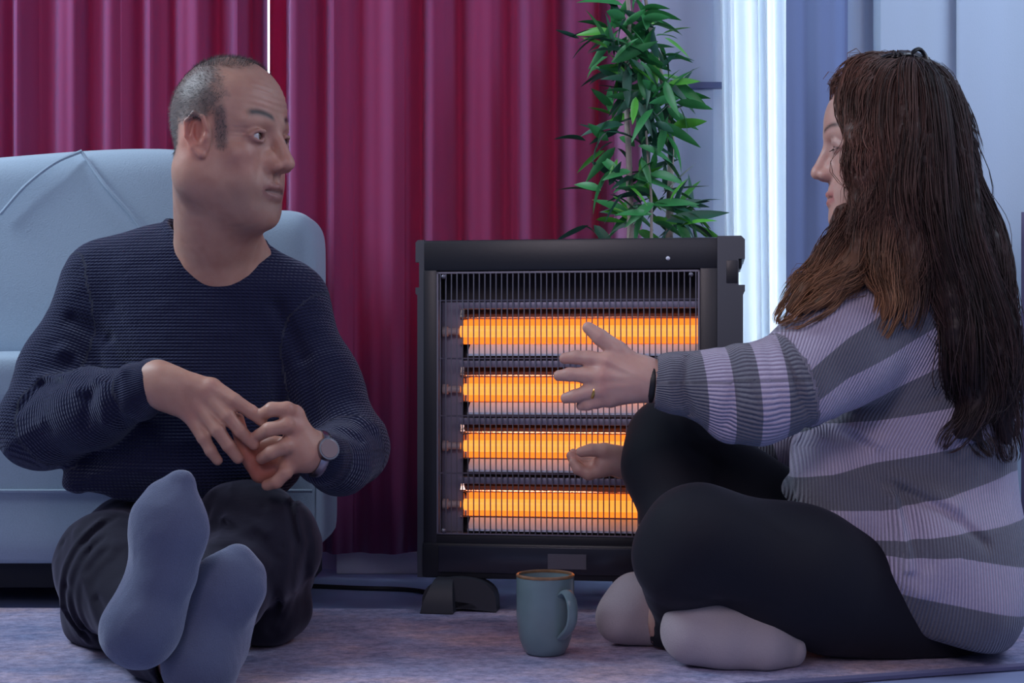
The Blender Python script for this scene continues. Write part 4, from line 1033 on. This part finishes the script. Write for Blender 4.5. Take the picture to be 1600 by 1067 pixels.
hemn = (-.62, 0, -.78)
SW.ell(at(1484, 900, 1.985), (.085, .115, .095), .05, tag=1); SW.ell(at(1440, 860, 1.97), (.065, .10, .085), .05, tag=1)
SW.ell(at(1508, 945, 1.99), (.060, .12, .066), .05, tag=1); SW.cap(at(1244, 762, 2.03), at(1256, 780, 2.03), .022, .02, .012, tag=1)
SW.chain([at(1272, 940, 1.90), at(1180, 905, 1.88), at(1050, 880, 1.9)], [.104, .10, .1], .008, kin=.0, sub=True)
SW.cut(at(1480, 1003, 1.95), (-.24, 0, -.97), .01)
SW.cut((0, 0, .012), (0, 0, -1), .02)
wfold = folds([([at(1215, 515, 1.85), at(1232, 560, 1.85), at(1250, 620, 1.85), at(1280, 665, 1.85)], -.004, .0045), ([at(1225, 510, 1.85), at(1243, 560, 1.85), at(1262, 620, 1.85)], .004, .005),
  ([at(1075, 560, 1.88), at(1065, 600, 1.88), at(1080, 645, 1.88)], -.006, .005), ([at(1050, 560, 1.88), at(1045, 600, 1.88), at(1055, 640, 1.88)], .003, .006),
  ([at(1160, 545, 1.86), at(1170, 600, 1.85), at(1190, 650, 1.86)], .005, .009), ([at(1140, 550, 1.86), at(1150, 610, 1.85), at(1140, 660, 1.86)], -.004, .008), ([at(1200, 520, 1.86), at(1205, 580, 1.85), at(1220, 650, 1.86)], -.003, .007),
  ([at(1300, 668, 1.9), at(1370, 700, 1.9), at(1400, 760, 1.88), at(1480, 800, 1.88), at(1540, 850, 1.88)], -.008, .008), ([at(1340, 665, 1.9), at(1385, 695, 1.9), at(1420, 750, 1.88), at(1500, 790, 1.88)], .007, .012),
  ([at(1270, 690, 1.9), at(1290, 740, 1.9), at(1340, 780, 1.88)], -.006, .012), ([at(1300, 690, 1.9), at(1330, 740, 1.88), at(1400, 775, 1.88)], .005, .012),
  ([at(1408, 780, 1.88), at(1412, 830, 1.88), at(1420, 890, 1.88)], .009, .007), ([at(1425, 780, 1.88), at(1432, 840, 1.88), at(1445, 880, 1.88)], -.006, .009),
  ([at(1260, 670, 1.9), at(1330, 655, 1.88), at(1400, 650, 1.88), at(1470, 620, 1.9)], -.006, .007), ([at(1330, 820, 1.88), at(1370, 880, 1.88), at(1440, 930, 1.88)], .004, .012)])
V, Q = SW.mesh(.0034, lambda P: wfold(P) + .0022*wob(P, 38, 91), .014)
_, T = SW.eval(V, want_tag=True)
# knitted stripes: boundaries of the bands at four stations along the garment, in garment height
st_x = np.array([1230, 1300, 1370, 1470, 1585.]); bd = np.array([
 [520, 470, 430, 380, 330], [588, 530, 485, 440, 400], [642, 590, 556, 499, 450], [676, 650, 618, 566, 520], [690, 665, 657, 637, 600], [752, 742, 722, 700, 670], [800, 796, 795, 770, 738], [850, 846, 840, 825, 813],
 [900, 880, 862, 858, 880], [960, 940, 915, 931, 953], [1060, 1040, 1010, 1030, 1060]], float)
pxe = 800 + V[:, 0]*F/1.95; pye = 565 - (V[:, 2]-.417)*F/1.95
bb = np.stack([np.interp(pxe, st_x, r_) for r_ in bd], 1); s_ = np.zeros(len(V))
for k in range(len(bd)-1): s_ += np.clip((pye-bb[:, k])/(bb[:, k+1]-bb[:, k]), 0, 1)
row = s_ ; rib = (pxe*.0009 + np.where(pye < 700, (pye-700)*.00040, 0))*1.0
m2 = (T == 2) | (T == 3); ppx = pxe - (pye-600)*.10
row = np.where(m2, np.interp(ppx, [1020, 1058, 1092, 1130, 1166, 1208, 1260], [1.5, 1.5, 2, 3, 4, 5, 6]), row); row = np.where(T == 3, 1.5, row)
_, an = along(V, at(1250, 592, 1.915), at(1046, 598, 1.918)); rib = np.where(m2, an*.05, rib)
row = np.where(T == 4, (pxe-pye*.3)/40, row)
m_str = mat('striped_rib_knit', (.5, .5, .5), .93, sheen=.35, tint=(.85, .85, 1)); nt, b = nodes(m_str)
a1 = N(nt, 'ShaderNodeAttribute'); a1.attribute_name = 'row'; a2 = N(nt, 'ShaderNodeAttribute'); a2.attribute_name = 'rib'
# even band numbers are light, odd ones grey
sq = math_node(nt, 'SINE', math_node(nt, 'MULTIPLY', a1.outputs['Fac'], math.pi)); mk = math_node(nt, 'MULTIPLY_ADD', sq, 14.0, .5); mkn = nt.nodes.new('ShaderNodeClamp'); L(nt, mk, mkn.inputs[0])
tc = N(nt, 'ShaderNodeTexCoord'); n = N(nt, 'ShaderNodeTexNoise', Scale=220.0, Detail=3.0); L(nt, tc.outputs['Object'], n.inputs['Vector'])
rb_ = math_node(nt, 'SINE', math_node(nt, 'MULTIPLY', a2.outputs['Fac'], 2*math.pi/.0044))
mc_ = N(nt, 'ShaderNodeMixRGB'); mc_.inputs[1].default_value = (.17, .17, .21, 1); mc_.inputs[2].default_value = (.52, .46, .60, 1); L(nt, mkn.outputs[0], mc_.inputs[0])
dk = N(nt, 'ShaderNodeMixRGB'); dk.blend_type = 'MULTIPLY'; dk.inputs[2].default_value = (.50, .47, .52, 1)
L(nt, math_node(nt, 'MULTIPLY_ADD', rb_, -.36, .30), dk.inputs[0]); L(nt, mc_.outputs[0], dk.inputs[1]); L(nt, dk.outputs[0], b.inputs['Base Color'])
hg = math_node(nt, 'ADD', rb_, math_node(nt, 'MULTIPLY', n.outputs['Fac'], 1.5)); bu = N(nt, 'ShaderNodeBump', Strength=.7, Distance=.0018); L(nt, hg, bu.inputs['Height']); L(nt, bu.outputs[0], b.inputs['Normal'])
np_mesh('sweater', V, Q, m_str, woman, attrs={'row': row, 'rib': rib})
print('woman clothes', len(V), _t.time()-_T0)

# ------------------------------------------------------------------ long wavy hair: locks grown along guides, a solid core under loose strands
locks = []      # (points (px, py, Y), radii)
def lock(pts, rs): locks.append(([arr(at(*p)) for p in pts], rs))
Yn, Yc, Yf = 1.93, 1.99, 2.07
lock([(1400, 104, Yc), (1350, 110, 1.96), (1330, 160, 1.945), (1346, 220, 1.935), (1356, 290, 1.93), (1340, 350, 1.925), (1302, 410, 1.905), (1262, 450, 1.89), (1236, 482, 1.89)], [.018, .022, .018, .016, .018, .020, .018, .014, .007])
lock([(1405, 104, Yc), (1365, 120, 1.95), (1345, 180, 1.925), (1352, 250, 1.915), (1358, 320, 1.91), (1345, 380, 1.90), (1318, 430, 1.885), (1290, 465, 1.875), (1262, 485, 1.875)], [.018, .024, .024, .022, .022, .022, .020, .014, .006])
lock([(1410, 104, Yc), (1385, 130, 1.93), (1375, 200, 1.905), (1378, 280, 1.90), (1382, 360, 1.895), (1385, 420, 1.885), (1392, 465, 1.875), (1380, 500, 1.875)], [.018, .026, .028, .028, .026, .022, .014, .005])
lock([(1415, 104, Yc), (1412, 130, 1.93), (1410, 210, 1.90), (1412, 300, 1.895), (1418, 380, 1.89), (1425, 440, 1.885), (1420, 480, 1.88)], [.018, .028, .030, .030, .028, .020, .008])
lock([(1420, 104, Yc), (1440, 140, 1.93), (1450, 220, 1.905), (1462, 310, 1.90), (1475, 400, 1.895), (1492, 480, 1.89), (1510, 560, 1.89), (1522, 620, 1.90), (1515, 660, 1.90), (1530, 685, 1.90)], [.018, .030, .032, .032, .032, .030, .028, .024, .018, .008])
lock([(1425, 104, Yc), (1458, 140, 1.96), (1478, 220, 1.94), (1495, 310, 1.93), (1512, 400, 1.92), (1532, 490, 1.91), (1548, 570, 1.91), (1560, 630, 1.92), (1572, 690, 1.93)], [.018, .028, .030, .032, .034, .034, .030, .022, .008])
lock([(1425, 104, 2.0), (1462, 150, 2.0), (1490, 220, 1.99), (1512, 300, 1.985), (1530, 360, 1.98), (1552, 430, 1.97), (1566, 510, 1.96), (1572, 590, 1.96), (1578, 650, 1.96)], [.018, .024, .024, .026, .028, .028, .026, .022, .010])
lock([(1430, 104, 2.03), (1465, 160, 2.05), (1490, 250, 2.06), (1505, 350, 2.06), (1530, 450, 2.05), (1550, 550, 2.04), (1560, 640, 2.04)], [.02, .03, .03, .035, .035, .03, .012])
lock([(1420, 104, 2.03), (1440, 150, 2.07), (1450, 260, 2.09), (1460, 380, 2.10), (1480, 480, 2.09)], [.02, .03, .035, .035, .02])
lock([(1400, 104, 2.02), (1370, 120, 2.05), (1380, 200, 2.08), (1390, 300, 2.085), (1380, 400, 2.08), (1350, 440, 2.06)], [.018, .026, .03, .03, .028, .01])
lock([(1395, 104, 2.0), (1345, 108, 1.99), (1322, 128, 1.99), (1318, 150, 2.0)], [.016, .016, .012, .006])
lock([(1440, 300, 1.93), (1450, 380, 1.905), (1478, 450, 1.90), (1515, 520, 1.90), (1535, 600, 1.90), (1520, 650, 1.895), (1500, 676, 1.895)], [.03, .034, .034, .030, .024, .016, .006])
lock([(1320, 330, 1.95), (1312, 380, 1.93), (1280, 425, 1.91), (1256, 450, 1.90), (1244, 470, 1.90)], [.014, .022, .022, .014, .006])
lock([(1398, 104, 1.97), (1356, 145, 1.925), (1346, 205, 1.908), (1350, 265, 1.900), (1354, 330, 1.897), (1345, 395, 1.89)], [.018, .024, .024, .023, .022, .012])
lock([(1395, 104, 1.98), (1356, 120, 1.95), (1345, 170, 1.925), (1353, 235, 1.915), (1352, 300, 1.908), (1342, 360, 1.90)], [.016, .018, .016, .016, .016, .010])
lock([(1382, 120, 1.945), (1360, 155, 1.915), (1352, 200, 1.903), (1358, 245, 1.897), (1364, 300, 1.892), (1354, 370, 1.888)], [.012, .016, .017, .017, .016, .008])
H_ = Solid()
H_.ell(at(1405, 190, 2.0), (.080, .080, .088), .03)
H_.ell(wf.to_world((0, -.02, .034)), (.083, .076, .088), .03)
for pts, rs in locks:
    sp = smooth_path(pts, 3); rr = np.interp(np.linspace(0, 1, len(sp)), np.linspace(0, 1, len(rs)), rs)*.84
    H_.chain(sp, list(rr), .012, kin=.004)

CR = at(1415, 100, 1.985)
def hdisp(P):
    d = P - arr(CR); an_ = np.arctan2(d[:, 0], -d[:, 2]); r_ = np.hypot(d[:, 0], d[:, 2])
    wv = an_*26 + 2.2*np.sin(r_*26 + 1.5*np.sin(an_*7)) + P[:, 1]*60
    return np.clip(r_/.05, .12, 1)*(.0022*np.sin(wv) + .0014*np.sin(wv*2.7+r_*12) + .0007*np.sin(wv*6.1))
V, Q = H_.mesh(.0034, hdisp, .008)
def strands(n, seed, spread=1.0, wave=1.0):
    r = np.random.default_rng(seed); vv = []; ff = []; tn = []; base = 0
    wts = np.array([len(l[0])**.5 for l in locks]); wts /= wts.sum()
    for s in range(n):
        li = r.choice(len(locks), p=wts); pts, rs = locks[li]
        sp = np.array([list(v) for v in smooth_path(pts, 4)]); m_ = len(sp)
        t = np.linspace(0, 1, m_); rr = np.interp(t, np.linspace(0, 1, len(rs)), rs)
        th = r.uniform(0, 6.28) ; rad = r.uniform(.84, 1.04)*spread
        tang = np.gradient(sp, axis=0); tang /= np.linalg.norm(tang, axis=1)[:, None]+1e-9
        e1 = np.cross(tang, [0, 1, 0]); e1 /= np.linalg.norm(e1, axis=1)[:, None]+1e-9; e2 = np.cross(tang, e1)
        f1, p1, a1 = 2.4 + .5*math.sin(li*2.1) + r.uniform(-.15, .15), r.uniform(0, .9)+li, r.uniform(.25, .55)*wave; tw = r.uniform(-.8, .8)
        ang = th + tw*t
        off = rad*rr
        P = sp + e1*(np.cos(ang)*off)[:, None] + e2*(np.sin(ang)*off)[:, None]
        wv = a1*.034*np.sin(t*6.28*f1 + p1)*t; P += e1*wv[:, None] + e2*(a1*.024*np.cos(t*6.28*f1*1.2+p1)*t)[:, None]
        P += (r.normal(size=3)*.004)*(t**2)[:, None]
        k0, k1 = int(m_*r.uniform(0, .10)), int(m_*r.uniform(.80, 1.0)); P = P[k0:k1]; tg = tang[k0:k1]; m2_ = len(P)
        if m2_ < 4: continue
        w_ = r.uniform(.0004, .00085)*np.interp(np.linspace(0, 1, m2_), [0, .1, .8, 1], [.4, 1, .9, .1])
        n1 = e1[k0:k1]; n2 = e2[k0:k1]
        for a in (0, 2.09, 4.19): vv.append(P + n1*(np.cos(a)*w_)[:, None] + n2*(np.sin(a)*w_)[:, None])
        i0 = np.arange(m2_-1)
        for a in range(3):
            b2 = (a+1) % 3; ff.append(np.stack([base+a*m2_+i0, base+a*m2_+i0+1, base+b2*m2_+i0+1, base+b2*m2_+i0], 1))
        base += 3*m2_; tn.append(np.full(3*m2_, r.uniform(.45, 2.1)))
    return np.concatenate(vv), np.concatenate(ff), np.concatenate(tn)
V2, F2, t2 = strands(3300, 17); V3, F3, t3 = strands(110, 18, 1.25, 2.0)
def surface_strands(V, n, seed, steps=9, st=.009):
    from mathutils.kdtree import KDTree
    r = np.random.default_rng(seed); C_ = []; T_ = []
    for pts, rs in locks:
        sp = np.array([list(v) for v in smooth_path(pts, 4)]); tg = np.gradient(sp, axis=0); tg /= np.linalg.norm(tg, axis=1)[:, None]+1e-9; C_.append(sp); T_.append(tg)
    C_ = np.concatenate(C_); T_ = np.concatenate(T_); kd = KDTree(len(C_))
    for i, c in enumerate(C_): kd.insert(c, i)
    kd.balance(); vv = []; ff = []; tn = []; base = 0
    for i in r.choice(len(V), n):
        p = V[i].copy(); _, q, d0 = kd.find(p); line = []; wv = r.uniform(0, 6.28); v_ = T_[q]; w_ = r.uniform(.0004, .0008)
        for k in range(steps):
            _, q, d = kd.find(p); v_ = v_*.5 + T_[q]*.5; v_ /= np.linalg.norm(v_) + 1e-9; rad = p - C_[q]; rn = np.linalg.norm(rad) + 1e-9; line.append(p + rad/rn*.0008)
            p = p + v_*st + np.cross(v_, rad/rn)*.0016*math.sin(wv + k*.9) + rad/rn*(d0 - d)*.5
        P = np.array(line); e = np.cross(v_, [0, 1, 0]); e /= np.linalg.norm(e) + 1e-9; e2 = np.cross(v_, e); ws = w_*np.interp(np.linspace(0, 1, steps), [0, .2, .8, 1], [.1, 1, 1, .1])
        for a in (0, 2.09, 4.19): vv.append(P + e*(math.cos(a)*ws)[:, None] + e2*(math.sin(a)*ws)[:, None])
        i0 = np.arange(steps-1)
        for a in range(3): b2 = (a+1) % 3; ff.append(np.stack([base+a*steps+i0, base+a*steps+i0+1, base+b2*steps+i0+1, base+b2*steps+i0], 1))
        base += 3*steps; tn.append(np.full(3*steps, r.uniform(.45, 2.0)))
    return np.concatenate(vv), np.concatenate(ff), np.concatenate(tn)
V4, F4, t4 = surface_strands(V, 5200, 19)
VV = np.concatenate([V, V2, V3, V4]); FF = np.concatenate([Q, F2+len(V), F3+len(V)+len(V2), F4+len(V)+len(V2)+len(V3)])
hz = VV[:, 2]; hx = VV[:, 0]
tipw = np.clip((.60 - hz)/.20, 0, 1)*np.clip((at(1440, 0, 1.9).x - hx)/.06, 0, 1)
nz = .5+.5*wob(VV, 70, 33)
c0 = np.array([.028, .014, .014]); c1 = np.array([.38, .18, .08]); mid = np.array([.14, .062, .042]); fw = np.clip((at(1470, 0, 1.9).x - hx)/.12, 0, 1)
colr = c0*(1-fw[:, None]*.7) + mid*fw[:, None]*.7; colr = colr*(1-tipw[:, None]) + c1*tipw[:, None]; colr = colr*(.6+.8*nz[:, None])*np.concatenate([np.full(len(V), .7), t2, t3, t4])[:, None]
m_hair = mat('brown_hair', (.03, .015, .01), .52, spec=.35); attr_color(m_hair)
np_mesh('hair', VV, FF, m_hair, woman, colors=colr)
# claw clip on the crown
bm = bmesh.new()
tube(bm, smooth_path([at(1374, 93, 1.95), at(1390, 87, 1.945), at(1406, 87, 1.945), at(1422, 86, 1.95), at(1438, 92, 1.96)], 5), .0034, 8)
for px in (1395, 1402): tube(bm, [at(px, 90, 1.945), at(px+2, 82, 1.945), at(px+8, 86, 1.945)], .0042, 8)
tube(bm, smooth_path([at(1420, 92, 1.95), at(1427, 81, 1.95), at(1436, 77, 1.955), at(1444, 84, 1.96), at(1450, 96, 1.96)], 5), .003, 8)
finish(bm, 'hair_clip', mat('clip_black', (.006, .006, .008), .35), woman)
print('woman done', _t.time()-_T0)
